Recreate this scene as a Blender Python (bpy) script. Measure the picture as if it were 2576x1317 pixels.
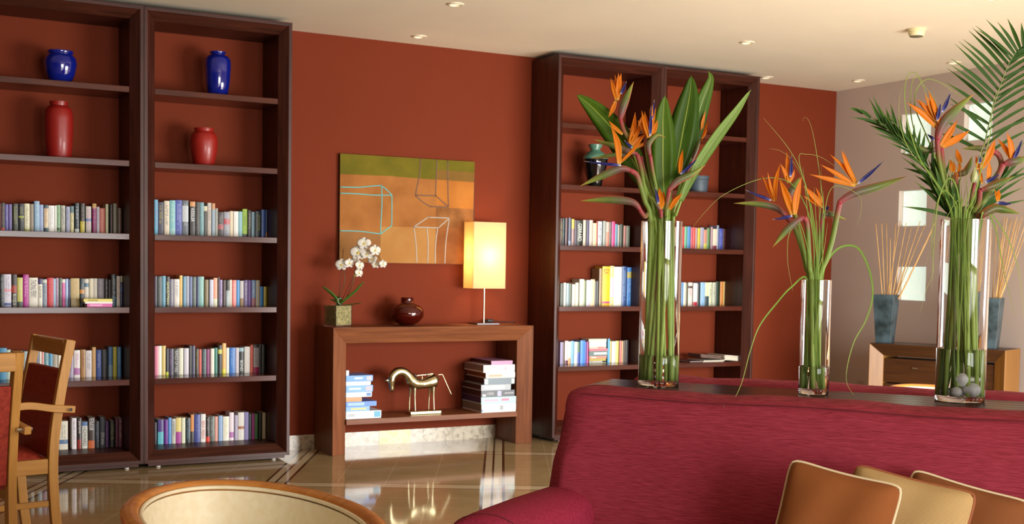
import bpy, math, random
from mathutils import Vector, Matrix
for o in list(bpy.data.objects): bpy.data.objects.remove(o)
scene = bpy.context.scene
COL = scene.collection
rnd = random.Random(11)
PI = 3.14159265

# ------------------------------------------------------------------ camera
CAM = Vector((-1.5500842, -8.3033834, 1.35))
RT = Vector((0.8805740, -0.4736260, 0.0163639))
UP = Vector((0.0104129, 0.0538581, 0.9984943))
FW = Vector((0.4737942, 0.8790777, -0.0523578))
FPX, CX, CY = 2997.18, 1288.0, 826.91
cd = bpy.data.cameras.new('camera'); cam = bpy.data.objects.new('camera', cd); COL.objects.link(cam)
m = Matrix(((RT.x, UP.x, -FW.x, CAM.x), (RT.y, UP.y, -FW.y, CAM.y), (RT.z, UP.z, -FW.z, CAM.z), (0, 0, 0, 1)))
cam.matrix_world = m
cd.sensor_width = 36.0; cd.lens = FPX / 2576 * 36.0
cd.shift_x = 0.0; cd.shift_y = (CY - 658.5) / 2576
cd.clip_start = 0.05
cd.dof.use_dof = True; cd.dof.focus_distance = 3.95; cd.dof.aperture_fstop = 8.0
scene.camera = cam

# ------------------------------------------------------------------ room sizes
CEIL, XR, XL, YF = 2.9985, 6.2633, -8.5, -12.6
FRONT_W, SIDE_W = 108, 165

# ------------------------------------------------------------------ world and daylight
w = bpy.data.worlds.new('world'); scene.world = w; w.use_nodes = True
w.node_tree.nodes['Background'].inputs[0].default_value = (0.75, 0.85, 1.0, 1)
w.node_tree.nodes['Background'].inputs[1].default_value = 1.0
def area(name, loc, rot, sx, sy, power, col, spread=180):
    l = bpy.data.lights.new(name, 'AREA'); l.shape = 'RECTANGLE'; l.size = sx; l.size_y = sy
    l.energy = power; l.color = col; l.spread = math.radians(spread)
    o = bpy.data.objects.new(name, l); COL.objects.link(o); o.location = loc; o.rotation_euler = rot
    return o
# daylight entering the glazed front behind the photographer and an unseen corner slanted to aim it
WIN = [(-1.0, 0.7), (1.0, 2.6)]
XR2, YA, YB = 2.9, -6.2, -7.0      # added glazed corner, slanted to light the right side, runs from (XR, YA) to (XR2, YB)
CN = Vector((YA - YB, -(XR - XR2), 0)).normalized() * -1; CMID = Vector(((XR + XR2) / 2, (YA + YB) / 2, 0))
for i, (a, b) in enumerate(WIN):
    area('daylight', ((a + b) / 2, YF + 0.03, 1.15), (PI / 2, 0, 0), b - a - .1, 2.0, FRONT_W, (1.0, 0.985, 0.95))
area('daylight_corner', CMID + CN * .3 + Vector((0, 0, .95)), (PI / 2 - .3, 0, math.atan2(CN.y, CN.x) - PI / 2), 3.0, 1.7, SIDE_W, (1.0, 0.985, 0.95), 135)
scene.view_settings.view_transform = 'Standard'; scene.view_settings.look = 'None'
scene.view_settings.gamma = 1.0; scene.view_settings.exposure = 0.88
scene.view_settings.use_curve_mapping = False

# ------------------------------------------------------------------ pixel measurements -> points in the room
def ray(px, py): return FW + RT * ((px - CX) / FPX) - UP * ((py - CY) / FPX)
def on(px, py, ax, val):
    v = ray(px, py); return CAM + v * ((val - CAM[ax]) / v[ax])
def atd(px, py, depth): return CAM + ray(px, py) * depth

# ------------------------------------------------------------------ materials
def s2l(c): return c / 12.92 if c <= .04045 else ((c + .055) / 1.055) ** 2.4
def hexc(h):
    h = h.lstrip('#'); return tuple(s2l(int(h[i:i + 2], 16) / 255) for i in (0, 2, 4)) + (1,)
MATS = {}
def newmat(name):
    m = bpy.data.materials.new(name); m.use_nodes = True
    nt = m.node_tree; b = nt.nodes['Principled BSDF']; return m, nt, b
def setin(b, **k):
    for n, v in k.items():
        b.inputs[n.replace('_', ' ')].default_value = v
def plain(h, rough=.45, metal=0.0, name='paint', noise=.06, coat=0.0, scale=60):
    key = (h, rough, metal, coat, noise)
    if key in MATS: return MATS[key]
    m, nt, b = newmat(name); c = hexc(h)
    n = nt.nodes.new('ShaderNodeTexNoise'); n.inputs['Scale'].default_value = scale
    tc = nt.nodes.new('ShaderNodeTexCoord'); nt.links.new(tc.outputs['Object'], n.inputs['Vector'])
    mx = nt.nodes.new('ShaderNodeMix'); mx.data_type = 'RGBA'
    mx.inputs['A'].default_value = tuple(x * (1 - noise) for x in c[:3]) + (1,)
    mx.inputs['B'].default_value = tuple(min(1, x * (1 + noise)) for x in c[:3]) + (1,)
    nt.links.new(n.outputs['Fac'], mx.inputs['Factor']); nt.links.new(mx.outputs['Result'], b.inputs['Base Color'])
    setin(b, Roughness=rough, Metallic=metal); b.inputs['Coat Weight'].default_value = coat
    MATS[key] = m; return m
def wood(name, c1, c2, rough, axis, coat=0.0, scale=1.0, spec=.5):
    """grain stretched along one axis"""
    m, nt, b = newmat(name)
    tc = nt.nodes.new('ShaderNodeTexCoord'); mp = nt.nodes.new('ShaderNodeMapping')
    sc = [28 * scale] * 3; sc[axis] = 1.6 * scale
    mp.inputs['Scale'].default_value = sc; nt.links.new(tc.outputs['Object'], mp.inputs['Vector'])
    n = nt.nodes.new('ShaderNodeTexNoise'); n.inputs['Scale'].default_value = 1.5; n.inputs['Detail'].default_value = 6
    n.inputs['Distortion'].default_value = .6
    nt.links.new(mp.outputs['Vector'], n.inputs['Vector'])
    r = nt.nodes.new('ShaderNodeValToRGB'); r.color_ramp.elements[0].position = .3; r.color_ramp.elements[1].position = .7
    r.color_ramp.elements[0].color = hexc(c1); r.color_ramp.elements[1].color = hexc(c2)
    nt.links.new(n.outputs['Fac'], r.inputs['Fac']); nt.links.new(r.outputs['Color'], b.inputs['Base Color'])
    bp = nt.nodes.new('ShaderNodeBump'); bp.inputs['Strength'].default_value = .08; bp.inputs['Distance'].default_value = .002
    nt.links.new(n.outputs['Fac'], bp.inputs['Height']); nt.links.new(bp.outputs['Normal'], b.inputs['Normal'])
    setin(b, Roughness=rough); b.inputs['Coat Weight'].default_value = coat; b.inputs['Coat Roughness'].default_value = .12
    b.inputs['Specular IOR Level'].default_value = spec
    return m
MAH = [wood('dark_mahogany', '2e1008', '4a2013', .4, a, spec=.4) for a in range(3)]
MAHSH = wood('polished_mahogany', '3a170c', '54261a', .2, 0, spec=.4)
CONW = [wood('console_mahogany', '6c3c22', '8a5230', .45, a, spec=.35) for a in range(3)]
BEECH = [wood('honey_beech', 'a8752f', 'c08a42', .4, a, coat=.15) for a in range(3)]
CHERRY = wood('cherry_rail', 'b87030', 'd08a3e', .32, 0, coat=.2, scale=.7)
TABW = wood('dark_table_wood', '240f07', '3e1d10', .2, 0, scale=1.5, spec=.12)

def wallmat(name, h, bump=.05, rough=.75):
    m, nt, b = newmat(name); c = hexc(h)
    tc = nt.nodes.new('ShaderNodeTexCoord')
    n = nt.nodes.new('ShaderNodeTexNoise'); n.inputs['Scale'].default_value = 1.3; n.inputs['Detail'].default_value = 4
    nt.links.new(tc.outputs['Object'], n.inputs['Vector'])
    mx = nt.nodes.new('ShaderNodeMix'); mx.data_type = 'RGBA'
    mx.inputs['A'].default_value = tuple(x * .93 for x in c[:3]) + (1,); mx.inputs['B'].default_value = tuple(min(1, x * 1.07) for x in c[:3]) + (1,)
    nt.links.new(n.outputs['Fac'], mx.inputs['Factor']); nt.links.new(mx.outputs['Result'], b.inputs['Base Color'])
    n2 = nt.nodes.new('ShaderNodeTexNoise'); n2.inputs['Scale'].default_value = 180
    nt.links.new(tc.outputs['Object'], n2.inputs['Vector'])
    bp = nt.nodes.new('ShaderNodeBump'); bp.inputs['Strength'].default_value = bump; bp.inputs['Distance'].default_value = .002
    nt.links.new(n2.outputs['Fac'], bp.inputs['Height']); nt.links.new(bp.outputs['Normal'], b.inputs['Normal'])
    setin(b, Roughness=rough); b.inputs['Specular IOR Level'].default_value = .12; return m
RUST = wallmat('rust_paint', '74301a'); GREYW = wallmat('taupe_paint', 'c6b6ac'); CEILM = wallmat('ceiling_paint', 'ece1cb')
LEFTW = wallmat('rust_paint_darkened', '4a2214')  # unseen left wall, darkened to cut the light it bounces back
def marble(name, h1, h2):
    m, nt, b = newmat(name); tc = nt.nodes.new('ShaderNodeTexCoord')
    n = nt.nodes.new('ShaderNodeTexNoise'); n.inputs['Scale'].default_value = 16; n.inputs['Detail'].default_value = 9; n.inputs['Distortion'].default_value = 1.6
    nt.links.new(tc.outputs['Object'], n.inputs['Vector'])
    r = nt.nodes.new('ShaderNodeValToRGB'); r.color_ramp.elements[0].position = .38; r.color_ramp.elements[1].position = .56
    r.color_ramp.elements[0].color = hexc(h1); r.color_ramp.elements[1].color = hexc(h2)
    nt.links.new(n.outputs['Fac'], r.inputs['Fac']); nt.links.new(r.outputs['Color'], b.inputs['Base Color']); setin(b, Roughness=.2); return m
MARB = marble('marble', 'a89c88', 'd2c8b4'); MARBY = marble('marble_yellow', 'ccb468', 'dccc94')

def floormat():
    m, nt, b = newmat('polished_stone_tiles'); N = nt.nodes; L = nt.links
    geo = N.new('ShaderNodeNewGeometry')
    def math_(op, a, bb=None, c=None):
        n = N.new('ShaderNodeMath'); n.operation = op
        for i, v in enumerate((a, bb, c)):
            if v is None: continue
            if isinstance(v, (int, float)): n.inputs[i].default_value = v
            else: L.new(v, n.inputs[i])
        return n.outputs[0]
    al = math.radians(62.2)
    def dot(v):
        d = N.new('ShaderNodeVectorMath'); d.operation = 'DOT_PRODUCT'; d.inputs[1].default_value = v
        L.new(geo.outputs['Position'], d.inputs[0]); return d.outputs['Value']
    q = dot((math.sin(al), -math.cos(al), 0)); p = dot((math.cos(al), math.sin(al), 0))
    def mod(v, off): return math_('FLOORED_MODULO', math_('SUBTRACT', v, off), 1.335)
    def seg(v, a, bb): return math_('MULTIPLY', math_('GREATER_THAN', v, a), math_('LESS_THAN', v, bb))
    def mx(f, A, B):
        n = N.new('ShaderNodeMix'); n.data_type = 'RGBA'; L.new(f, n.inputs['Factor'])
        for s, v in (('A', A), ('B', B)):
            if isinstance(v, tuple): n.inputs[s].default_value = v
            else: L.new(v, n.inputs[s])
        return n.outputs['Result']
    def add(*a):
        r = a[0]
        for x in a[1:]: r = math_('MAXIMUM', r, x)
        return r
    qq, pp = mod(q, 1.06), mod(p, .43)
    dark = add(seg(qq, 0, .016), seg(qq, .061, .075), seg(qq, .127, .145))
    darkp = add(seg(pp, 0, .012), seg(pp, .127, .139))
    lightp = add(seg(pp, .028, .036), seg(pp, .104, .112))
    band = add(seg(qq, 0, .145), seg(pp, 0, .139))
    lines = add(*[seg(v, .145 + .2975 * k - .0015, .145 + .2975 * k + .0015) for v in (qq, pp) for k in (1, 2, 3)])
    n = N.new('ShaderNodeTexNoise'); n.inputs['Scale'].default_value = 5; n.inputs['Detail'].default_value = 8
    L.new(geo.outputs['Position'], n.inputs['Vector'])
    base = mx(n.outputs['Fac'], hexc('a08860'), hexc('bca47a'))
    c = mx(band, base, hexc('d2bf9c')); c = mx(lines, c, hexc('d8c8a4'))
    c = mx(lightp, c, hexc('e0d2b0')); c = mx(darkp, c, hexc('7a5534')); c = mx(dark, c, hexc('5e3d22'))
    L.new(c, b.inputs['Base Color']); setin(b, Roughness=.07); b.inputs['Specular IOR Level'].default_value = .9
    return m
FLOOR = floormat()

def fabric(name, h1, h2, sx, sz, rough=.85, bump=.3, sheen=.3):
    m, nt, b = newmat(name); N = nt.nodes; L = nt.links
    tc = N.new('ShaderNodeTexCoord'); mp = N.new('ShaderNodeMapping'); mp.inputs['Scale'].default_value = (sx, sx, sz)
    L.new(tc.outputs['Object'], mp.inputs['Vector'])
    n = N.new('ShaderNodeTexNoise'); n.inputs['Scale'].default_value = 1; n.inputs['Detail'].default_value = 5
    L.new(mp.outputs['Vector'], n.inputs['Vector'])
    r = N.new('ShaderNodeValToRGB'); r.color_ramp.elements[0].position = .35; r.color_ramp.elements[1].position = .65
    r.color_ramp.elements[0].color = hexc(h1); r.color_ramp.elements[1].color = hexc(h2)
    L.new(n.outputs['Fac'], r.inputs['Fac']); L.new(r.outputs['Color'], b.inputs['Base Color'])
    bp = N.new('ShaderNodeBump'); bp.inputs['Strength'].default_value = bump; bp.inputs['Distance'].default_value = .001
    L.new(n.outputs['Fac'], bp.inputs['Height']); L.new(bp.outputs['Normal'], b.inputs['Normal'])
    setin(b, Roughness=rough); b.inputs['Sheen Weight'].default_value = 0; b.inputs['Specular IOR Level'].default_value = .2
    return m
SOFAF = fabric('red_slub_weave', '7c2230', '9e384a', 24, 700)
SOFAG = fabric('red_slub_arm', '842038', '9c2c48', 200, 30)
def ribbed(name, h1, h2, fx=230):
    m, nt, b = newmat(name); N = nt.nodes; L = nt.links
    tc = N.new('ShaderNodeTexCoord'); sep = N.new('ShaderNodeSeparateXYZ'); L.new(tc.outputs['Object'], sep.inputs[0])
    def sn(o, f):
        a = N.new('ShaderNodeMath'); a.operation = 'MULTIPLY'; a.inputs[1].default_value = f * 2 * PI; L.new(o, a.inputs[0])
        s = N.new('ShaderNodeMath'); s.operation = 'SINE'; L.new(a.outputs[0], s.inputs[0]); return s.outputs[0]
    a = sn(sep.outputs['X'], fx); c = sn(sep.outputs['Y'], fx * .75)
    ad = N.new('ShaderNodeMath'); ad.operation = 'MULTIPLY_ADD'; ad.inputs[1].default_value = .5; L.new(a, ad.inputs[0]); L.new(c, ad.inputs[2])
    mr = N.new('ShaderNodeMapRange'); mr.inputs['From Min'].default_value = -1.5; mr.inputs['From Max'].default_value = 1.5
    L.new(ad.outputs[0], mr.inputs['Value'])
    mx = N.new('ShaderNodeMix'); mx.data_type = 'RGBA'; mx.inputs['A'].default_value = hexc(h1); mx.inputs['B'].default_value = hexc(h2)
    L.new(mr.outputs[0], mx.inputs['Factor']); L.new(mx.outputs['Result'], b.inputs['Base Color'])
    bp = N.new('ShaderNodeBump'); bp.inputs['Strength'].default_value = .35; bp.inputs['Distance'].default_value = .001
    L.new(mr.outputs[0], bp.inputs['Height']); L.new(bp.outputs['Normal'], b.inputs['Normal'])
    setin(b, Roughness=.85); b.inputs['Specular IOR Level'].default_value = .15
    return m
def ramp_mat(name, stops, rough=.4, sub=0.0, rib=None, edge=None, veins=False):
    """colour along the length (attribute 'along', red channel); green channel runs across"""
    m, nt, b = newmat(name); N = nt.nodes; L = nt.links
    at = N.new('ShaderNodeAttribute'); at.attribute_name = 'along'
    sep = N.new('ShaderNodeSeparateColor'); L.new(at.outputs['Color'], sep.inputs[0])
    r = N.new('ShaderNodeValToRGB'); e = r.color_ramp.elements
    e[0].position, e[0].color = stops[0][0], hexc(stops[0][1]); e[1].position, e[1].color = stops[-1][0], hexc(stops[-1][1])
    for p_, c_ in stops[1:-1]:
        x = e.new(p_); x.color = hexc(c_)
    L.new(sep.outputs[0], r.inputs['Fac']); col = r.outputs['Color']
    def near(v, c0, wd):
        s = N.new('ShaderNodeMath'); s.operation = 'COMPARE'; s.inputs[1].default_value = c0; s.inputs[2].default_value = wd
        L.new(v, s.inputs[0]); return s.outputs[0]
    if veins:
        d = N.new('ShaderNodeMath'); d.operation = 'SUBTRACT'; d.inputs[1].default_value = .5; L.new(sep.outputs[1], d.inputs[0])
        ab = N.new('ShaderNodeMath'); ab.operation = 'ABSOLUTE'; L.new(d.outputs[0], ab.inputs[0])
        ma = N.new('ShaderNodeMath'); ma.operation = 'MULTIPLY_ADD'; ma.inputs[1].default_value = -.35; L.new(ab.outputs[0], ma.inputs[0]); L.new(sep.outputs[0], ma.inputs[2])
        fr = N.new('ShaderNodeMath'); fr.operation = 'MULTIPLY'; fr.inputs[1].default_value = 150; L.new(ma.outputs[0], fr.inputs[0])
        si = N.new('ShaderNodeMath'); si.operation = 'SINE'; L.new(fr.outputs[0], si.inputs[0])
        mr = N.new('ShaderNodeMapRange'); mr.inputs['From Min'].default_value = -1; mr.inputs['To Min'].default_value = .95; mr.inputs['To Max'].default_value = 1.05
        L.new(si.outputs[0], mr.inputs['Value'])
        mu = N.new('ShaderNodeVectorMath'); mu.operation = 'SCALE'; L.new(col, mu.inputs[0]); L.new(mr.outputs[0], mu.inputs['Scale']); col = mu.outputs[0]
    if rib:
        mx = N.new('ShaderNodeMix'); mx.data_type = 'RGBA'; L.new(near(sep.outputs[1], .5, rib[1]), mx.inputs['Factor'])
        L.new(col, mx.inputs['A']); mx.inputs['B'].default_value = hexc(rib[0]); col = mx.outputs['Result']
    if edge:
        mx = N.new('ShaderNodeMix'); mx.data_type = 'RGBA'
        g = N.new('ShaderNodeMapRange'); g.inputs['From Min'].default_value = edge[1]; g.inputs['From Max'].default_value = 1.0
        L.new(sep.outputs[1], g.inputs['Value']); L.new(g.outputs[0], mx.inputs['Factor'])
        L.new(col, mx.inputs['A']); mx.inputs['B'].default_value = hexc(edge[0]); col = mx.outputs['Result']
    L.new(col, b.inputs['Base Color']); setin(b, Roughness=rough); b.inputs['Specular IOR Level'].default_value = .3
    if sub:
        tr = N.new('ShaderNodeBsdfTranslucent'); L.new(col, tr.inputs['Color'])
        mxs = N.new('ShaderNodeMixShader'); mxs.inputs[0].default_value = sub
        out = [n for n in N if n.type == 'OUTPUT_MATERIAL'][0]
        L.new(b.outputs[0], mxs.inputs[1]); L.new(tr.outputs[0], mxs.inputs[2]); L.new(mxs.outputs[0], out.inputs[0])
    return m
SEPAL = ramp_mat('orange_petal', [(0, 'f4c860'), (.12, 'f39c28'), (.6, 'f28e16'), (1, 'e48418')], .4, .35)
TONGUE = ramp_mat('blue_petal', [(0, 'e8e8f0'), (.1, '4a52a4'), (.25, '1e1e6c'), (.82, '222064'), (1, 'c8b8a8')], .4, .1)
SPATHE = ramp_mat('spathe', [(0, 'a8404a'), (.1, '8a5250'), (.28, '6a5c4c'), (.55, '66743a'), (.85, '86923a'), (1, 'b8863c')], .4, 0, None, ('b04a3c', .8))
SPATHED = ramp_mat('spathe_dark', [(0, '8a3038'), (.2, '6a5a3a'), (.6, '55692a'), (1, '7c8a34')], .35, 0, None, ('c8703a', .75))
STEM = ramp_mat('flower_stem', [(0, 'a4be5c'), (.55, '86a044'), (.9, '74883c'), (.96, '94584a'), (1, 'a8404a')], .4)  # lower part lightened to make up for light lost inside the glass
PETI = ramp_mat('green_stem', [(0, 'a8c464'), (1, '7c9a44')], .45)  # stalks paler at the base, offsetting the dim light within the vases
LEAF = ramp_mat('strelitzia_leaf', [(0, '52761c'), (.5, '4a6e18'), (1, '5c7e22')], .38, .2, ('a8b850', .022), None, True)
LEAFD = ramp_mat('strelitzia_leaf_dark', [(0, '42641a'), (.5, '3a5c14'), (1, '46681c')], .38, .15, ('98a848', .02), None, True)
LEAFL = ramp_mat('strelitzia_leaf_light', [(0, '7fa044'), (.5, '86a84a'), (1, '90b052')], .4, .3, ('a8c060', .02), None, True)
GRASS = ramp_mat('bear_grass', [(0, '94b44c'), (.6, '84a83e'), (1, 'b0b464')], .45, .25)
PALM = ramp_mat('palm_green', [(0, '34581a'), (.7, '3c641c'), (1, '748832')], .55, .15)
PALMR = ramp_mat('palm_rachis', [(0, '6c8a4c'), (1, '8a9a60')], .45)
def glassmat(name, col=(1, 1, 1, 1), ior=1.45, rough=0.0):
    m, nt, b = newmat(name); setin(b, Base_Color=col, Roughness=rough, IOR=ior); b.inputs['Transmission Weight'].default_value = 1.0
    return m
GLASS = glassmat('clear_glass', (1, 1, 1, 1)); WATER = glassmat('water', (1, 1, 1, 1), 1.33)
BRASS = plain('ccc29c', .24, 1.0, 'brushed_brass'); CHROME = plain('d8d8d8', .15, 1.0, 'chrome')
STEEL = plain('5a5a5c', .3, 1.0, 'dark_steel')

# ------------------------------------------------------------------ mesh builder
class MB:
    def __init__(s): s.v = []; s.f = []; s.m = []; s.t = None
    def add(s, vs, fs, mat, ts=None):
        o = len(s.v); s.v += [Vector(p) for p in vs]
        if ts is not None:
            if s.t is None: s.t = [(0, .5)] * o
            s.t += ts
        elif s.t is not None: s.t += [(0, .5)] * len(vs)
        s.f += [tuple(i + o for i in f) for f in fs]; s.m += [mat] * len(fs); return s
    def box(s, a, b, mat, M=None):
        x0, y0, z0 = a; x1, y1, z1 = b
        vs = [(x0, y0, z0), (x1, y0, z0), (x1, y1, z0), (x0, y1, z0), (x0, y0, z1), (x1, y0, z1), (x1, y1, z1), (x0, y1, z1)]
        if M: vs = [M @ Vector(p) for p in vs]
        return s.add(vs, [(0, 3, 2, 1), (4, 5, 6, 7), (0, 1, 5, 4), (1, 2, 6, 5), (2, 3, 7, 6), (3, 0, 4, 7)], mat)
    def lathe(s, prof, mat, c=(0, 0, 0), n=40, M=None):
        vs = []; fs = []; k = len(prof)
        for i in range(n):
            a = 2 * PI * i / n
            for r, z in prof: vs.append(Vector((c[0] + r * math.cos(a), c[1] + r * math.sin(a), c[2] + z)))
        for i in range(n):
            j = (i + 1) % n
            for q in range(k - 1): fs.append((i * k + q, j * k + q, j * k + q + 1, i * k + q + 1))
        if prof[0][0] > 1e-6: fs.append(tuple(i * k for i in range(n))[::-1])
        if prof[-1][0] > 1e-6: fs.append(tuple(i * k + k - 1 for i in range(n)))
        if M: vs = [M @ v for v in vs]
        return s.add(vs, fs, mat)
    def sweep(s, pts, sec, mat, hint=None, close=False, caps=True):
        """sec(t) -> list of (a, b, g) across the path; a along the side axis, b along the normal"""
        pts = [Vector(p) for p in pts]; n = len(pts); vs = []; ts = []; fs = []
        nor = None; L = [0]
        for i in range(1, n): L.append(L[-1] + (pts[i] - pts[i - 1]).length)
        for i, p in enumerate(pts):
            if close: tan = (pts[(i + 1) % n] - pts[i - 1]).normalized()
            else: tan = (pts[min(i + 1, n - 1)] - pts[max(i - 1, 0)]).normalized()
            if nor is None:
                h = Vector(hint) if hint is not None else (Vector((0, 0, 1)) if abs(tan.z) < .9 else Vector((1, 0, 0)))
                nor = (h - tan * h.dot(tan)).normalized()
            else:
                nn = nor - tan * nor.dot(tan)
                nor = nn.normalized() if nn.length > 1e-6 else nor
            side = tan.cross(nor); t = L[i] / max(L[-1], 1e-9); q = sec(t); k = len(q)
            for (a, b, g) in q: vs.append(p + side * a + nor * b); ts.append((t, g))
        for i in range(n if close else n - 1):
            j = (i + 1) % n
            for c in range(k): fs.append((i * k + c, i * k + (c + 1) % k, j * k + (c + 1) % k, j * k + c))
        if caps and not close:
            fs.append(tuple(range(k))[::-1]); fs.append(tuple((n - 1) * k + c for c in range(k)))
        return s.add(vs, fs, mat, ts)
    def tube(s, pts, r, mat, k=8, hint=None, close=False, flat=1.0):
        rf = r if callable(r) else (lambda t: r)
        return s.sweep(pts, lambda t: [(rf(t) * math.cos(2 * PI * i / k), rf(t) * flat * math.sin(2 * PI * i / k), .5 + .5 * math.sin(2 * PI * i / k)) for i in range(k)], mat, hint, close)
    def blade(s, pts, w, mat, hint=None, th=.0008, fold=.15):
        """thin pointed leaf or petal with a fold down the middle"""
        def sec(t):
            ww = max(w(t) if callable(w) else w, 1e-5) / 2; tt = min(th, ww * .8); f = fold * ww
            up = [(-ww, f, 0), (-ww / 2, f * .35, .25), (0, 0, .5), (ww / 2, f * .35, .75), (ww, f, 1)]
            dn = [(ww / 2, f * .35 - tt, .75), (0, -tt, .5), (-ww / 2, f * .35 - tt, .25)]
            return up + dn
        return s.sweep(pts, sec, mat, hint)
    def build(s, name, parent=None, world=True, smooth=None, bevel=0, seg=2, sub=0, recalc=True):
        vs = s.v
        if parent is not None and world:
            inv = parent['_m'] if False else ROOTM[parent.name].inverted()
            vs = [inv @ v for v in vs]
        me = bpy.data.meshes.new(name); me.from_pydata([tuple(v) for v in vs], [], s.f)
        ml = []
        for mm in s.m:
            if mm not in ml: ml.append(mm)
        for mm in ml: me.materials.append(mm)
        ix = {mm: i for i, mm in enumerate(ml)}
        me.polygons.foreach_set('material_index', [ix[mm] for mm in s.m])
        if s.t is not None:
            a = me.color_attributes.new('along', 'FLOAT_COLOR', 'POINT')
            a.data.foreach_set('color', [x for (t, g) in s.t for x in (t, g, 0, 1)])
        if recalc:
            import bmesh
            bm = bmesh.new(); bm.from_mesh(me); bmesh.ops.recalc_face_normals(bm, faces=bm.faces); bm.to_mesh(me); bm.free()
        if smooth is not None:
            me.shade_smooth()
            if smooth < 180: me.set_sharp_from_angle(angle=math.radians(smooth))
        me.update()
        o = bpy.data.objects.new(name, me); COL.objects.link(o)
        if parent is not None:
            o.parent = parent
            ROOTM[o.name] = ROOTM[parent.name]
        else: ROOTM[o.name] = Matrix.Identity(4)
        if bevel:
            b = o.modifiers.new('bevel', 'BEVEL'); b.width = bevel; b.segments = seg; b.limit_method = 'ANGLE'; b.angle_limit = math.radians(40)
        if sub:
            b = o.modifiers.new('subdivision', 'SUBSURF'); b.levels = sub; b.render_levels = sub
        return o
ROOTM = {}
def thing(name, label, cat, loc=(0, 0, 0), rz=0.0, group=None, M=None):
    o = bpy.data.objects.new(name, None); COL.objects.link(o)
    mm = M if M is not None else Matrix.Translation(Vector(loc)) @ Matrix.Rotation(rz, 4, 'Z')
    o.matrix_world = mm; ROOTM[o.name] = mm.copy(); o.empty_display_size = .05
    o['label'] = label; o['category'] = cat
    if group: o['group'] = group
    return o
def tag(o, label, cat, group=None, kind=None):
    o['label'] = label; o['category'] = cat
    if group: o['group'] = group
    if kind: o['kind'] = kind
    return o
def single(mb, name, label, cat, loc, group=None, **k):
    """one-mesh thing with its origin at loc"""
    loc = Vector(loc)
    for i in range(len(mb.v)): mb.v[i] = mb.v[i] - loc
    o = mb.build(name, **k); o.location = loc; ROOTM[o.name] = Matrix.Translation(loc)
    return tag(o, label, cat, group)
def struct(name, mb, **k):
    o = mb.build(name, **k); o['kind'] = 'structure'; return o
def crv(pts, n=8):
    """Catmull-Rom through points"""
    P = [Vector(p) for p in pts]
    if len(P) < 3: return [P[0].lerp(P[-1], i / n) for i in range(n + 1)]
    out = []
    for i in range(len(P) - 1):
        a, b, c, d = P[max(i - 1, 0)], P[i], P[i + 1], P[min(i + 2, len(P) - 1)]
        for k in range(n):
            t = k / n
            out.append(.5 * ((2 * b) + (c - a) * t + (2 * a - 5 * b + 4 * c - d) * t * t + (3 * b - a - 3 * c + d) * t ** 3))
    out.append(P[-1]); return out

# ------------------------------------------------------------------ room shell
def slab(name, a, b, mat, **k): return struct(name, MB().box(a, b, mat), **k)
slab('floor', (XL - .2, YF - .2, -.1), (XR + .2, .2, 0), FLOOR)
slab('ceiling', (XL - .2, YF - .2, CEIL), (XR + .2, .2, CEIL + .1), CEILM)
slab('wall_back', (XL - .2, 0, 0), (XR, .2, CEIL), RUST)
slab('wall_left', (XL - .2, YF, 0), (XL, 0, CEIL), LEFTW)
# right wall, pierced by small glass-block lights
panes = []
def py_(x): return on(x, 500, 0, XR)[1]
for (xa, xb, ya, yb) in [(2270, 2340, 288, 380), (2427, 2495, 262, 348), (2262, 2329, 480, 567), (2258, 2327, 670, 757)]:
    p0 = on(xa, ya, 0, XR); p1 = on(xb, yb, 0, XR)
    panes.append((p1.y, p0.y, p1.z, p0.z))
ys = sorted(set([YA, 0.2] + [p[0] for p in panes] + [p[1] for p in panes]))
mb = MB()
opens = panes
zs = sorted(set([0, CEIL] + [p[2] for p in panes] + [p[3] for p in panes]))
for i in range(len(ys) - 1):
    for j in range(len(zs) - 1):
        yc, zc = (ys[i] + ys[i + 1]) / 2, (zs[j] + zs[j + 1]) / 2
        if any(o[0] < yc < o[1] and o[2] < zc < o[3] for o in opens): continue
        mb.box((XR, ys[i], zs[j]), (XR + .2, ys[i + 1], zs[j + 1]), GREYW)
struct('wall_right', mb)
m, nt, b = newmat('lit_glass_block')
setin(b, Base_Color=(.7, .85, .78, 1), Roughness=.25)
n = nt.nodes.new('ShaderNodeTexNoise'); n.inputs['Scale'].default_value = 6
r = nt.nodes.new('ShaderNodeValToRGB'); r.color_ramp.elements[0].color = (.55, .75, .6, 1); r.color_ramp.elements[1].color = (.9, .97, .9, 1)
nt.links.new(n.outputs['Fac'], r.inputs['Fac']); nt.links.new(r.outputs['Color'], b.inputs['Emission Color']); b.inputs['Emission Strength'].default_value = .42
GBLOCK = m
k = 1
for (a, b_, c, d) in panes:
    o = struct('window_%d' % k, MB().box((XR + .05, a + .002, c + .002), (XR + .12, b_ - .002, d - .002), GBLOCK), bevel=.006); k += 1
FR = plain('e8e4dc', .4, 0, 'white_frame')
PANE = glassmat('window_glass', (1, 1, 1, 1), 1.02)
def glazing(idx, horizontal, a, b_, pos):
    mb = MB(); mg = MB()
    def bx(mbx, s0, s1, z0, z1, t0, t1, mat):
        if horizontal: mbx.box((s0, pos + t0, z0), (s1, pos + t1, z1), mat)
        else: mbx.box((pos + t0, s0, z0), (pos + t1, s1, z1), mat)
    n_ = max(2, int(round((b_ - a) / 1.0)))
    for i in range(n_ + 1):
        x = a + (b_ - a) * i / n_; x0, x1 = max(a, x - .03), min(b_, x + .03)
        bx(mb, x0, x1, .05, 2.3, -.06, -.02, FR)
    bx(mb, a, b_, .05, .11, -.06, -.02, FR); bx(mb, a, b_, 2.24, 2.3, -.06, -.02, FR)
    f = struct('window_%d' % idx, mb)
    return f
mb = MB(); xs = sorted([XL, XR2 + .2] + [v for p in WIN for v in p])
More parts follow.
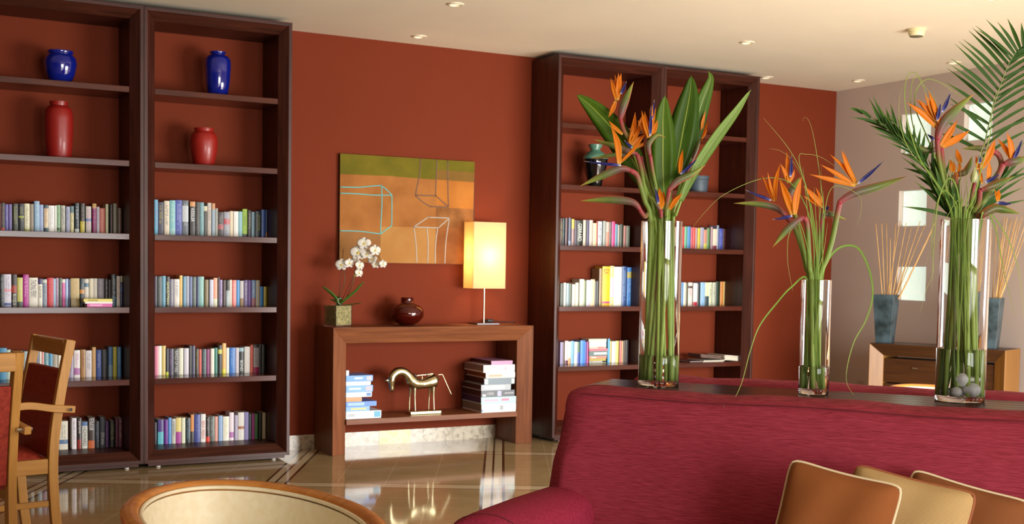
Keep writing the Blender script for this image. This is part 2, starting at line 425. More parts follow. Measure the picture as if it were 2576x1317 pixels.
for i in range(len(xs) - 1):
    xc = (xs[i] + xs[i + 1]) / 2
    if any(p[0] < xc < p[1] for p in WIN):
        mb.box((xs[i], YF - .2, 0), (xs[i + 1], YF, .05), GREYW); mb.box((xs[i], YF - .2, 2.3), (xs[i + 1], YF, CEIL), GREYW)
    else: mb.box((xs[i], YF - .2, 0), (xs[i + 1], YF, CEIL), GREYW)
struct('wall_front', mb)
for i, p in enumerate(WIN): glazing(5 + i, True, p[0], p[1], YF - .02)
struct('wall_side', MB().box((XR2, YF, 0), (XR2 + .2, YB, CEIL), GREYW))
# added light-aiming corner: posts, head and sill in the local frame of the slanted wall
cl = math.hypot(XR - XR2, YA - YB); cx = Vector((XR - XR2, YA - YB, 0)).normalized()
CM = Matrix(((cx.x, -CN.x, 0, XR2), (cx.y, -CN.y, 0, YB), (0, 0, 1, 0), (0, 0, 0, 1)))
mb = MB()
for a_, b_ in (((0, 0, 0), (cl, .2, .05)), ((0, 0, 2.15), (cl, .2, CEIL)), ((0, 0, .05), (.35, .2, 2.15)), ((cl - .35, 0, .05), (cl, .2, 2.15))): mb.box(a_, b_, GREYW, CM)
struct('wall_corner_added', mb)
mb = MB()
for i in range(5):
    x_ = .35 + (cl - .7) * i / 4; mb.box((max(.35, x_ - .03), .1, .05), (min(cl - .35, x_ + .03), .15, 2.15), FR, CM)
mb.box((.35, .1, .05), (cl - .35, .15, .12), FR, CM).box((.35, .1, 2.09), (cl - .35, .15, 2.15), FR, CM)
struct('window_8', mb)
# marble skirting in separate slabs
mb = MB(); x = XL
seq = [XL, -3.4, -1.6, .2, 1.0, 1.8, 2.03, 2.16, 2.9, 3.8, 4.9, XR - .012]
for i in range(len(seq) - 1):
    a, b_ = seq[i], seq[i + 1]
    mb.box((a + .0007, -.012, 0), (b_ - .0007, 0, .1023), MARBY if abs(a - on(968, 1110, 1, 0).x) < .08 else MARB)
xa, xb = on(965, 1100, 1, 0).x, on(1031, 1095, 1, 0).x
mb.box((xa, -.0125, 0.0), (xb, -.001, .1024), MARBY)
struct('baseboard_back', mb)
struct('baseboard_right', MB().box((XR - .012, YA, 0), (XR, -.0125, .1023), MARB))
struct('baseboard_left', MB().box((XL, YF, 0), (XL + .012, -.0125, .1023), MARB))
# ceiling fittings
LRING = plain('e8dcc0', .35, 0, 'cream_metal')
m, nt, b = newmat('downlight_bulb'); setin(b, Base_Color=(.9, .85, .7, 1)); b.inputs['Emission Color'].default_value = (1, .85, .6, 1); b.inputs['Emission Strength'].default_value = .35
BULB = m
for px, py, lb in [(1146, 10, 'round recessed downlight at the top edge of the picture, nearest the left bookcases'),
                   (1055, 91, 'recessed downlight close above the rust wall beside the left bookcases'),
                   (1880, 106, 'recessed downlight in the ceiling in front of the right pair of bookcases'),
                   (2400, 157, 'recessed downlight beside the tall palm frond near the taupe wall'),
                   (1929, 194, 'recessed downlight just past the top corner of the rightmost bookcase'),
                   (2160, 202, 'recessed downlight in the corner where rust and taupe walls meet'),
                   (2500, -6, 'recessed downlight cut by the top edge above the palm frond')]:
    P = on(px, py, 2, CEIL)
    t = thing('ceiling_downlight', lb, 'ceiling light', (P.x, P.y, CEIL), 0, 'recessed downlights in the ceiling')
    r_ = .052
    MB().lathe([(r_ * .72, -.001), (r_ * .75, -.009), (r_, -.006), (r_ * 1.02, 0)], LRING, (P.x, P.y, CEIL), 32).build('trim_ring', t, smooth=40)
    MB().lathe([(.001, -.0025), (r_ * .5, -.004), (r_ * .7, -.001)], BULB, (P.x, P.y, CEIL), 24).build('bulb', t, smooth=60)
P = on(2306, 73, 2, CEIL)
t = thing('smoke_detector', 'cream round smoke detector hanging under the ceiling at upper right', 'smoke detector', (P.x, P.y, CEIL))
SD = plain('e2d6a8', .4, 0, 'aged_plastic')
MB().lathe([(.06, 0), (.062, -.01), (.057, -.015)], SD, (P.x, P.y, CEIL), 36).build('base', t, smooth=40)
MB().lathe([(.053, -.014), (.055, -.026), (.047, -.046), (.038, -.05), (.0, -.05)], SD, (P.x, P.y, CEIL), 36).build('housing', t, smooth=40)
MB().lathe([(.041, -.0485), (.043, -.0515), (.036, -.053)], plain('6a6048', .6, 0, 'vent'), (P.x, P.y, CEIL), 36).build('vent_ring', t, smooth=40)
P = on(2166, 967, 0, XR)
t = thing('wall_socket', 'small taupe wall socket low on the right wall behind the sofas', 'socket', (XR, P.y, P.z))
SK = plain('b9a593', .4, 0, 'socket_plastic')
MB().box((XR - .009, P.y - .04, P.z - .04), (XR, P.y + .04, P.z + .04), SK).build('plate', t, bevel=.004)
MB().lathe([(.0, 0), (.021, 0), (.023, .003), (.027, .004)], SK, (0, 0, 0), 24, Matrix.Translation((XR - .0092, P.y, P.z)) @ Matrix.Rotation(-PI / 2, 4, 'Y')).build('outlet', t, smooth=40)

# ------------------------------------------------------------------ bookcases
A, H, HB, W, INS, YSH = .4262, 2.966, .032, .9755, .0788, -.3656
SHELF_Z = [2.459, 1.988, 1.520, 1.047, .579]
X2 = 3.0606
FOOT = plain('d8d4cc', .4, 0, 'white_glide')
UNITS = [(-W, 'leftmost bookcase'), (0.0, 'second bookcase'), (X2, 'third bookcase'), (X2 + W, 'rightmost bookcase')]
def bookcase(x0, label):
    t = thing('bookcase', label, 'bookcase', (x0 + W / 2, -A / 2, 0), 0, 'tall dark mahogany bookcases along the rust wall')
    g = .0008
    sec = [(g, -.0135), (g, -A), (.0225, -A), (INS, YSH), (INS, -.0135)]
    def cor(i, y): return [Vector((x0 + i, y, HB + i)), Vector((x0 + W - i, y, HB + i)), Vector((x0 + W - i, y, H - i)), Vector((x0 + i, y, H - i))]
    cs = [cor(*q) for q in sec]; k = len(sec)
    for name, (i, j), mt in (('bottom_panel', (0, 1), MAH[0]), ('side_panel', (1, 2), MAH[2]), ('top_panel', (2, 3), MAH[0]), ('side_panel', (3, 0), MAH[2])):
        vs = [c[i] for c in cs] + [c[j] for c in cs]
        fs = [(q, (q + 1) % k, (q + 1) % k + k, q + k) for q in range(k)] + [tuple(range(k))[::-1], tuple(range(k, 2 * k))]
        MB().add(vs, fs, mt).build(name, t, bevel=.0015)
    for z in SHELF_Z:
        MB().box((x0 + INS + .0005, YSH, z - .038), (x0 + W - INS - .0005, -.0135, z), MAHSH).build('shelf', t, bevel=.002)
    MB().box((x0 + .03, -A + .018, .012), (x0 + W - .03, -.03, HB), MAH[0]).build('plinth', t, bevel=.001)
    for sx in (.1, W - .1):
        for yy in (-A + .05, -.08):
            MB().lathe([(.013, 0), (.016, .003), (.016, .012)], FOOT, (x0 + sx, yy, 0), 16).build('foot', t, smooth=40)
bookcase(UNITS[0][0], 'leftmost tall dark bookcase, partly hidden by the beech armchairs')
bookcase(UNITS[1][0], 'tall dark bookcase just left of the painting, second from the left')
bookcase(UNITS[2][0], 'tall dark bookcase right of the console table, behind the big left glass vase')
bookcase(UNITS[3][0], 'rightmost tall dark bookcase, ending beside the bare rust wall')

# ------------------------------------------------------------------ books
NAMED = [('black', '181818'), ('charcoal', '3c3c3e'), ('grey', '808080'), ('silver grey', 'a8a8ac'), ('white', 'ececec'), ('cream', 'e2dabc'),
         ('beige', 'cab898'), ('tan', 'b08c5c'), ('brown', '6a4a34'), ('dark brown', '342018'), ('maroon', '5c1c28'), ('red', 'c03030'),
         ('salmon', 'e08c78'), ('orange', 'd88c40'), ('yellow', 'd8c840'), ('mustard', 'b09838'), ('lime green', '98c020'),
         ('green', '4c8050'), ('dark green', '24382c'), ('olive', '606038'), ('teal', '408080'), ('aqua', '80b8b8'), ('light blue', '94b8d8'),
         ('blue', '3f74c0'), ('navy', '262c58'), ('slate blue', '5a6890'), ('purple', '643490'), ('lilac', 'a8a0c8'), ('magenta', 'a83090'),
         ('pink', 'd870a0'), ('pale pink', 'e8c8d0'), ('pale green', 'a0b898'), ('plum', '6c3458')]
def cname(h):
    c = [int(h[i:i + 2], 16) for i in (0, 2, 4)]
    return min(NAMED, key=lambda q: sum((c[i] - int(q[1][2 * i:2 * i + 2], 16)) ** 2 for i in range(3)))[0]
ORD = ['first', 'second', 'third', 'fourth', 'fifth', 'sixth', 'seventh', 'eighth', 'ninth', 'tenth', 'eleventh', 'twelfth', 'thirteenth', 'fourteenth',
       'fifteenth', 'sixteenth', 'seventeenth', 'eighteenth', 'nineteenth', 'twentieth', 'twenty-first', 'twenty-second', 'twenty-third', 'twenty-fourth',
       'twenty-fifth', 'twenty-sixth', 'twenty-seventh', 'twenty-eighth', 'twenty-ninth', 'thirtieth', 'thirty-first', 'thirty-second', 'thirty-third', 'thirty-fourth', 'thirty-fifth']
PAGES = plain('d9cdb2', .8, 0, 'paper', .12, 0, 400)
def textmesh(txt, size):
    c = bpy.data.curves.new('t', 'FONT'); c.body = txt; c.size = size; c.extrude = .0002; c.align_x = 'LEFT'
    o = bpy.data.objects.new('t', c); COL.objects.link(o)
    bpy.context.view_layer.update()
    me = bpy.data.meshes.new_from_object(o, depsgraph=bpy.context.evaluated_depsgraph_get())
    vs = [v.co.copy() for v in me.vertices]; fs = [tuple(p.vertices) for p in me.polygons]
    bpy.data.objects.remove(o); bpy.data.curves.remove(c); bpy.data.meshes.remove(me)
    return vs, fs
def book(M, wd, ht, dp, base, txt, bands, title, label, group, lean=0):
    """M: frame with origin at the spine's bottom left, x across the spine, z up, y into the shelf"""
    t = thing('book', label, 'book', M=M, group=group)
    col = plain(base, .38, 0, 'book_cover', .05)
    inv = MB(); th = min(.0016, wd * .12)
    # cover: spine (slightly rounded, split in printed bands) and two boards
    cuts = sorted(set([0, 1] + [x for a, b_, c in bands for x in (a, b_)]))
    for i in range(len(cuts) - 1):
        zm = (cuts[i] + cuts[i + 1]) / 2; c = base
        for a, b_, cc in bands:
            if a <= zm <= b_: c = cc
        cm = plain(c, .38, 0, 'book_cover', .05)
        n = 4; bul = min(.003, wd * .12); vs = []; fs = []
        for z in (cuts[i] * ht, cuts[i + 1] * ht):
            for q in range(n + 1):
                u = q / n; vs.append((u * wd, -bul * math.sin(PI * u), z))
            for q in range(n, -1, -1): vs.append((q / n * wd, th, z))
        kk = 2 * (n + 1)
        for q in range(kk): fs.append((q, (q + 1) % kk, (q + 1) % kk + kk, q + kk))
        if i == 0: fs.append(tuple(range(kk))[::-1])
        if i == len(cuts) - 2: fs.append(tuple(range(kk, 2 * kk)))
        inv.add(vs, fs, cm)
    inv.box((0, th, 0), (th, dp, ht), col); inv.box((wd - th, th, 0), (wd, dp, ht), col)
    cov = inv.build('cover', t, world=False, smooth=50, recalc=True)
    MB().box((th, th, .002), (wd - th, dp - .003, ht - .002), PAGES).build('page_block', t, world=False)
    if title or txt:
        mixc = lambda a, b__, f: ''.join('%02x' % int(int(a[i:i + 2], 16) * f + int(b__[i:i + 2], 16) * (1 - f)) for i in (0, 2, 4))
        tm = MB(); tmat = plain(txt if title else mixc(txt, base, .72), .4, 0, 'spine_print', .02)
        y0 = -min(.003, wd * .12) - .0006
        if title:
            lines = title[0].split('|'); fr = title[1]
            for li, tx in enumerate(lines):
                vs, fs = textmesh(tx, 1.0)
                x0_, x1_ = min(v.x for v in vs), max(v.x for v in vs); yy0, yy1 = min(v.y for v in vs), max(v.y for v in vs)
                Ls = (fr[1] - fr[0]) * ht / (x1_ - x0_); Hs = wd * .62 / len(lines) / (yy1 - yy0)
                cw = wd * (.5 + .34 * (len(lines) - 1) / 2 - .34 * li) if len(lines) > 1 else wd * .5
                vv = []
                for v in vs: vv.append((cw + (v.y - (yy0 + yy1) / 2) * Hs, y0 - v.z * 1.0, fr[1] * ht - (v.x - x0_) * Ls))
                tm.add(vv, fs, tmat)
        else:
            r_ = random.Random(int(wd * 1e6) + int(ht * 1e5)); rows = 1 if wd < .02 else 2
            for q in range(rows):
                xc = wd * (.5 if rows == 1 else (.36 + .28 * q)); hw = wd * (.13 if rows == 1 else .08)
                z = ht * r_.uniform(.86, .93); zend = ht * r_.uniform(.12, .45)
                while z > zend:
                    l = ht * r_.uniform(.008, .02); ww = hw * r_.uniform(.55, 1)
                    tm.box((xc - ww, y0 - .0002, z - l), (xc + ww, y0 + .0025, z), tmat); z -= l + ht * .007
                    if r_.random() < .13: z -= ht * .05
        tm.build('spine_title', t, world=False, recalc=False)
    return t
YSP = -.135
def row(unit, shelf, ox, oy, sc, text, dp=.118, ysp=YSP, ref='from left'):
    zb = SHELF_Z[shelf] if shelf < 5 else HB + INS
    uname = UNITS[unit][1]; x0u = UNITS[unit][0]
    grp = 'books on the %s shelf of the %s' % (ORD[shelf], uname)
    items = [l.strip() for l in text.strip().split('\n') if l.strip()]
    last = x0u + INS + .002
    for i, l in enumerate(items):
        title = None
        if '"' in l:
            sp = l.split('"'); l, tt = sp[0] + ' ' + sp[2], sp[1]; a, b_, tx = tt.split(':'); title = (tx, (float(a), float(b_)))
        p = l.split(); xa, xb, yt = [float(q) for q in p[:3]]; base = p[3]; txt = None; bands = []
        for q in p[4:]:
            if ',' in q: a, b_, c = q[1:].split(','); bands.append((float(a), float(b_), c))
            else: txt = q
        pxm, pyt = ox + (xa + xb) / 2 / sc, oy + yt / sc
        # the measured edge is taken on the plane of the spines
        A_ = on(ox + xa / sc, pyt, 1, ysp); B_ = on(ox + xb / sc, pyt, 1, ysp)
        x_a = max(A_.x, last); x_b = min(B_.x, x0u + W - INS - .002)
        if x_b - x_a < .006: x_b = x_a + .006
        if x_b > x0u + W - INS - .001: continue
        last = x_b + .0006
        ht = max(.09, (A_.z + B_.z) / 2 - zb)
        if shelf < 3 or True: ht = min(ht, .34)
        wd = x_b - x_a; sz = 'slim ' if wd < .02 else ('thick ' if wd > .036 else '')
        if ht > .235: sz = 'tall ' + sz
        lb = '%s%s book%s, %s %s, %s shelf of the %s' % (sz, cname(base), (' with %s lettering' % cname(txt)) if txt else '', ORD[i], ref, ORD[shelf], uname)
        if len(lb.split()) > 16: lb = lb.replace('slim ', '').replace('thick ', '')
        if len(lb.split()) > 16: lb = lb.replace('tall ', '')
        if shelf == 5: lb = lb.replace('sixth shelf', 'bottom shelf')
        yy = ysp + rnd.uniform(-.004, .006)
        M = Matrix.Translation((x_a, yy, zb + .0003))
        book(M, wd, ht, min(dp, -.016 - yy), base, txt, bands, title, lb, grp)

# columns: left, right and top of each spine as measured, cover colour, [lettering colour], [bands bottom,top,colour]
S4 = 3.992
row(0, 2, 0, 470, S4, '''
0 8 165 6a2420
9 47 160 2e2c28 c06858 b0,.12,c04830
52 84 173 6a64a8 c8c8dc
86 118 173 6b5a9c
126 180 168 2c2c1a d0d090
188 242 168 20242a c8c870 b.5,.56,a0b030
246 296 168 e4dfbc 70706a b0,.1,b0b860
298 338 172 8c806c
345 396 142 8cb0cc dce8f0
397 437 178 9db0d8
442 485 182 dccba8 a04030 b0,.16,2c5060 b.88,1,3c5560
488 545 187 eeeeea b0b0b0
547 568 187 e6e6e0
571 606 182 90b48c 466046 b.08,.18,3a5a38
613 655 186 b4b4a4 343434
662 700 198 a0a4c0 484858
708 742 192 d0c890 303830 b.75,1,5a7a80
753 795 162 24343c f4f4f4 b0,.14,c8d0c8
807 851 165 2c2622 a09068 b0,.4,c8b838
863 916 195 c8bdb4 c070b0 b.45,.55,5080b0
927 967 168 8a2060 e0a0d0 b.84,1,c8a050
970 999 200 c0b8c8 806080
1004 1056 214 d87868 e8b090
1061 1087 172 dfe0b8
1104 1132 175 2a1c18 c04030
1134 1176 167 746a54
1181 1221 212 5a4430 a85048
''')
row(0, 3, 0, 670, 7.576, '''
0 73 150 262c30 c0c8c8
79 212 148 d4d0dc 9090b0 b.45,.54,f0a0a8 b.02,.1,5068a8
222 320 150 2a1e1c ".03:.38:Evil's|Bunged" e8e8d0 b.42,.65,a03820
329 432 210 c4c064 f4f0d8 b0,.15,3a4a40
441 546 155 b43292 f8e8f8
554 721 212 e4dfd0 26282c ".3:.92:THOMAS PERRY"
729 808 235 e6e2d0 3c3428 ".3:.74:ALEX KAVA" b.8,1,3a3268
812 892 240 8c9aaa 384048 b.86,.96,d8d8c8
899 1020 215 c62230 e89090
1021 1060 232 a0cce8
1063 1117 218 b090a8 4050a0
1123 1182 220 4e5a50 90a090
1186 1244 240 e060a8 f4d0e0 b.86,1,f0e8d8
1246 1298 235 a8c0e8
1302 1342 240 2a2a5c
1350 1512 225 c2ac70 c89060
1523 1602 230 2c3a44 a8a8a0 b.45,.6,e09030
1612 1692 235 dcd4c4 b.7,.85,5a7a90
1700 1776 228 dcd4bc f0e890
1779 1856 228 d4ccbc
1863 1986 230 7c7682 d8c8c0
2000 2066 235 221e20 b0a890
2070 2118 250 2e1c16
2122 2216 150 2c3036 e8f0f0 b0,.3,3c6070
2222 2288 182 dcd0c4 c05030
2300 2396 180 2a3264 c8c0a0 b.8,1,ccbf9c b.5,.62,4860a8
''')
row(1, 2, 360, 470, S4, '''
115 148 128 60b0d0 c04090
151 210 152 2a2442 e8e040
213 265 140 dcd0b8 343434
268 322 135 7cbcbe e8f0e0 b0,.2,98cccc
325 391 132 3a4aa4 d0d8f0
396 456 135 58626a e4e8ea b.4,.85,c0c8cc
470 523 148 241c1c f4f4f4 ".42:.8:KESSLER" b.86,1,d09050
527 569 152 302e2c 948c7c
571 611 155 6c9aa2 c8d8d8
613 646 192 3c3a34 908870 b.84,1,d8d0b0
649 686 160 d0c4b8 484848
689 722 165 90a4b4 b.82,1,c89060
724 750 215 9c9c92
753 808 252 281a1a e0d8d0 b.3,.5,a03036
811 868 250 90929e e8e8e8 b.5,.72,b83044
872 907 242 e0d0b0
909 955 245 ece8de
959 998 247 8cbcc4
1000 1046 222 98c020 344012 b0,.12,243018
1052 1086 235 3e3836 e8e8cc
1091 1122 250 8caebe
1129 1186 245 20303a e0d848
1190 1227 228 3a5aa4
1231 1288 230 2e3a6c b0,.2,a06030
''')
row(1, 3, 360, 470, S4, '''
115 140 895 42364a
144 188 897 3e4846 90a0a0
191 226 893 609cb4
231 270 900 2a2c2c ececa8 ".05:.82:GHOSTMAN"
273 309 925 8e8ca4 d0d070
313 364 925 e4e0d8 607090
368 398 888 e4bc68
402 430 897 6ca0bc
432 462 895 a0a6b4
466 496 900 5e6e9a a0b0d0
499 536 902 606c66 c8d0c8
539 562 900 3a4a74
565 614 900 84bcb4 d8e8e0
617 656 930 807044
668 706 930 c8cce0
709 748 912 eca888 b0,.25,e4e4c4
752 768 905 3c343c
771 795 932 a898c8 443460
799 830 935 40201f
835 868 937 b4c4c4 303434 b.6,1,242828
870 893 932 dcd8c8
896 936 935 f48880 fce8e0
939 970 935 3c94d4
973 1010 942 c8c4c0 b0,.3,907040
1013 1052 935 6c5a8a e0e0e0
1055 1088 937 5c3284
1091 1132 935 6c8cb4 e8e8e8 b0,.3,a06068
1134 1172 937 bcb49c
1175 1208 1000 2c7cbc
1211 1240 1000 bca430
''')
row(1, 4, 360, 820, 3.56, '''
104 136 178 dc809c
138 168 177 ecf0e0
171 204 175 dcc474
206 228 200 2e323a b0,.12,c8d830
231 272 202 3c2e4a b088c0
275 322 202 2e2e2e c8c8c0 ".1:.92:RINGS OF FIRE"
325 364 197 e6e6d0
367 408 197 d4d0dc
411 437 175 2a221e
440 468 175 4a4a64
471 500 202 3c3628 e8c040
502 524 207 d4584a
527 566 205 3e4e52 80a0a0
569 590 205 8c3a70
592 604 205 7c2e60
606 637 200 ece8d8
641 668 193 3e8474
673 706 170 2e2e2a b.7,.85,d0d060
712 744 153 ecbc70 b0,.15,e8e040
746 771 193 f0efe2
775 826 192 3474c4 a8d0f0
829 858 192 ccc4cc
863 904 192 222626 f0f4f4 ".08:.5:BOND" b.85,1,a0c0c8
907 956 183 e8e4de
959 986 167 cc543c
991 1037 167 b8b4b8 705060 b0,.2,b02060 b.9,1,383034
1041 1061 165 302a24
1064 1092 165 2a2620 8a9060
''')
row(1, 5, 360, 820, 3.56, '''
102 120 860 302430
134 187 835 60b8c8 b.5,1,4a3a80
190 222 835 6c3094
226 252 818 609cdc
258 291 828 c4c4bc 343434
295 342 818 e4d488 b0,.45,ac4c9c
345 377 818 e4e8cc
381 423 820 262e34 60a8c8
427 455 790 403c38 b.4,1,dc9454
459 513 790 3c468c 8898d8
517 559 785 eceae6 c83a48 ".1:.75:EENY MEENY"
564 598 810 302424 e0e0e0 b0,.2,d84030
602 643 808 5c6662 e0e0d8
645 671 808 e4a898
677 712 800 94b4dc
717 771 808 f0efe4 dcd060
775 813 772 ecdfe6 b.1,.3,b878b8
819 848 795 b4acc4
851 904 770 e8e4dc b.4,.5,b07050
907 943 768 9c94cc
947 972 785 384850
975 1001 785 a03080
1003 1029 785 609c6c
1036 1066 775 24281e
1069 1098 775 d8ccb0
''')
row(0, 4, 0, 820, 3.56, '''
0 60 195 5496bc f0f4f8 ".3:.75:Kate Mosse"
62 94 210 b8ccbc 7c8c7c
98 150 222 6a4a38
153 205 222 8a7c68
212 256 225 a4bcc4 d8e4e8
260 300 226 e0d4b8
303 352 222 50607c
356 372 225 ece4d4
375 395 222 e4a09c
398 436 218 5e949c e8f0f0
440 472 218 5496bc
475 518 225 aca494
522 548 217 ece4cc
550 564 217 acccc8
567 612 222 c8a060
618 660 226 a89cb4 604870
664 716 215 e8e4e0 a8388c b.1,.35,b070a8
724 766 210 ac7c44 603020
770 822 218 e0d8d8 707080
826 858 188 d4a464
864 908 212 3854a4 d0d4ec
914 966 210 24262e 585860
972 1008 185 507cb4 b0,.4,84a4bc
1013 1046 185 c4b834
1050 1084 185 4c7cac 98b8d0
''')
row(0, 5, 0, 820, 3.56, '''
214 243 858 c0c0b0 e8e050
274 304 858 9098a0 e8e050
338 375 852 88a4b4
381 417 852 7c6088
427 450 845 a8a0b8
530 608 850 e4e0d0 a0a090 b.2,.35,6080a8
645 685 822 ece6ec 807088
692 728 820 2e1e1e f0ece8 ".5:.9:James Patterson" b0,.3,8c2a20
736 786 855 e4e4da 50504c ".1:.8:HOWARD" b.84,1,6080b0
790 846 815 3a2620 f8f8f8 ".58:.97:CLIVE|CUSSLER" b0,.25,d06834
850 888 850 1e222a 8090b0
894 942 812 2e2e3a b8b8b8 ".1:.5:SOPHIE HANNAH"
946 974 852 603c7c
986 1028 848 1e1e16 c8c870
1034 1059 822 601e3e
1062 1096 822 601e34 c8b890
''')
row(2, 2, 1390, 530, 10.304, '''
205 266 195 443026 e8d880
270 322 190 1e262c 60c0c0
345 402 185 70585c
418 480 180 5e6a84 b0,.18,a8b8d8
494 556 215 b49490 b.65,1,e8d060
575 628 240 5e5262
640 788 250 1a1e12 f4fcf0 ".2:.88:GERRARD" b.88,.95,303430
794 860 240 dccfb8
866 896 240 2a2a20
898 960 240 5c547c
963 1052 240 ccc0b4
1056 1142 320 e4dcb0
1155 1178 265 c4543c
1180 1284 275 ccd4dc 343434
1318 1390 265 a4aca4
1392 1466 290 e4b8a8 b0,.6,e89078
1476 1530 290 64605c b8b8b0
1547 1628 280 dc4488
1632 1702 345 5c8ca4
1704 1746 365 b4ac9c
1754 1832 350 303824
1846 1912 385 a46860
1916 2000 390 6c7464 9aa090
''')
row(2, 3, 1390, 650, 10.132, '''
205 247 630 646c5c
254 290 625 342c24
294 352 615 f4f0dc
365 437 630 9cb4bc
440 502 640 545e44
510 582 655 f4ece0
585 663 615 ece8cc
690 806 525 dce0cc
810 860 560 748454
866 968 550 e0d4e4
971 1078 530 f0d4ac
1085 1130 580 44484c
1135 1192 570 20180f
1198 1270 250 a08860 d8c8a0
1276 1476 200 ecc424 a05030 ".8:.93:EX" b.05,.1,c05080
1479 1580 190 e8dc98 b.2,.7,c8c4dc
1583 1776 212 f0f4e8 c8d4c0
1780 1892 200 3e5a92 b8d8f0
1903 2015 225 4c94e4 e8f0f8 b.72,.88,d0c050
2028 2152 195 f4dcbc
2158 2238 220 44906c a0c8b0
2245 2300 215 c8d4e0
2305 2370 225 e4dcb8
2376 2430 220 3c7c5c
''')
row(2, 4, 1390, 830, 10.304, '''
198 262 310 a098c4
264 312 310 847c74
318 402 275 f4ccd0 b0,.15,5c2440
408 479 295 f4ecd4 b0,.25,e8a870
481 562 280 84bce4
566 641 300 f4f4e4
644 716 300 64846c b0,.5,5068b8
720 836 265 4c94f4
838 896 300 544c9c
899 942 290 e464a4
''')
row(2, 4, 1390, 830, 10.304, '''
1432 1484 220 54ace4
1488 1532 280 dcc878
1536 1630 290 f4ece8
1634 1713 275 e4dc80
1735 1795 270 d4766a
1798 1838 280 e4c498
1848 1902 270 645448
1904 1970 260 545054
1988 2060 270 64645c
2068 2126 270 ac949c
''', ref='right of the flat pile')
row(3, 2, 1690, 540, 5.063, '''
0 28 155 b4a4a4
31 62 160 546474
65 96 158 d0c8b0
100 128 155 803c3c
132 162 150 c43434
164 196 150 64b48c
198 238 150 4c8cc4
241 270 160 c44454
272 303 160 c45040
307 328 165 b494a0
330 361 168 ccbc24
365 409 162 a09cb4
411 447 190 cc846c b0,.3,c8c040
450 487 170 648c5c
499 525 155 ac8c94
528 578 180 dccfb8 b0,.2,8a3048
580 604 135 8c94ac
606 650 175 3c4aa4 b0b8e0
655 699 180 3e181c
702 739 92 cc3c4c
''')
row(3, 3, 1690, 540, 5.063, '''
-6 20 862 909c88
24 52 865 e0d8c8
56 84 858 a04c44
88 116 868 d8dce0
120 148 858 4c84bc
150 181 862 e4e0c4
184 213 870 545034
215 267 862 e0d4cc a06080 b.75,.85,2a2a28
276 327 870 ece8e4 b0,.15,c03040
330 368 880 2c3434
371 428 860 94bce4
430 480 862 e4e0b4 b0,.4,304850
482 519 860 ccd0b0 2c3c28
522 562 860 bcc0ac 3c4430
566 613 850 1e3426
618 656 850 c47c2c
658 687 850 ccac6c
''')

# horizontal piles on the book shelves
def flatbook(name, x0, x1, y0, y1, z0, z1, base, label, group, cat='book', bands=None):
    t = thing(name, label, cat, ((x0 + x1) / 2, y0, z0), 0, group)
    c = plain(base, .4, 0, 'book_cover', .05); th = min(.002, (z1 - z0) * .2)
    mb = MB().box((x0, y0, z0), (x1, y1, z0 + th), c).box((x0, y0, z1 - th), (x1, y1, z1), c).box((x0, y0 - .001, z0), (x1, y0 + .002, z1), c)
    mb.build('cover', t)
    MB().box((x0 + .003, y0 + .002, z0 + th), (x1 - .003, y1 - .003, z1 - th), PAGES).build('page_block', t)
    if bands:
        tm = MB()
        for a, b_, c_ in bands:
            tm.box((x0 + (x1 - x0) * a, y0 - .0022, z0 + (z1 - z0) * .3), (x0 + (x1 - x0) * b_, y0, z0 + (z1 - z0) * .72), plain(c_, .4, 0, 'spine_print', .02))
        tm.build('spine_title', t)
    return t
def pile(unit, ox, oy, sc, ysp, lst, dp, group, zb, where):
    z = zb + .0004
    for (xa, xb, yt, col, bands, desc) in lst:
        P0 = on(ox + xa / sc, oy + yt / sc, 1, ysp); P1 = on(ox + xb / sc, oy + yt / sc, 1, ysp)
        zt = max((P0.z + P1.z) / 2, z + .006)
        flatbook('book', P0.x, P1.x, ysp, min(ysp + dp, -.016), z, zt, col, '%s lying flat, %s' % (desc, where), group, 'book', bands)
        z = zt + .0004
pile(0, 0, 670, 7.576, -.31, [(1660, 2140, 706, 'd860a8', [(.1, .6, 'f0b0d8')], 'pink book'), (1620, 2145, 670, 'ece8e4', None, 'slim white book'),
     (1595, 2140, 616, 'dcd068', [(.15, .5, 'a09030')], 'yellow book')], .13, 'books lying flat in front of the fourth shelf row', SHELF_Z[3], 'in front of the upright books on the leftmost fourth shelf')
pile(2, 1390, 830, 10.304, -.15, [(950, 1390, 872, 'a0a890', None, 'lowest greenish book'), (950, 1290, 800, 'c4bcc8', [(.1, .25, '404048')], 'grey and lilac book'),
     (955, 1380, 738, 'bcac4c', None, 'mustard book'), (950, 1400, 668, 'dc9484', [(.1, .4, 'f0e0d8')], 'salmon book'),
     (950, 1425, 538, '6c8480', [(.25, .95, 'f0f4f4')], 'thick teal book with white band'), (950, 1425, 478, 'e47c8c', None, 'pink book'),
     (950, 1385, 425, 'ccc4b4', [(.5, .9, 'e06048')], 'beige book with red print'), (950, 1390, 370, 'f4f0e4', None, 'lower white book'),
     (950, 1390, 292, 'e4e0e0', [(.1, .9, 'f8f8f8')], 'pale grey book'), (940, 1400, 226, 'f0ecc8', None, 'topmost cream book')],
     .118, 'books lying flat on the fifth shelf of the third bookcase', SHELF_Z[4], 'piled amid uprights in the third bookcase')

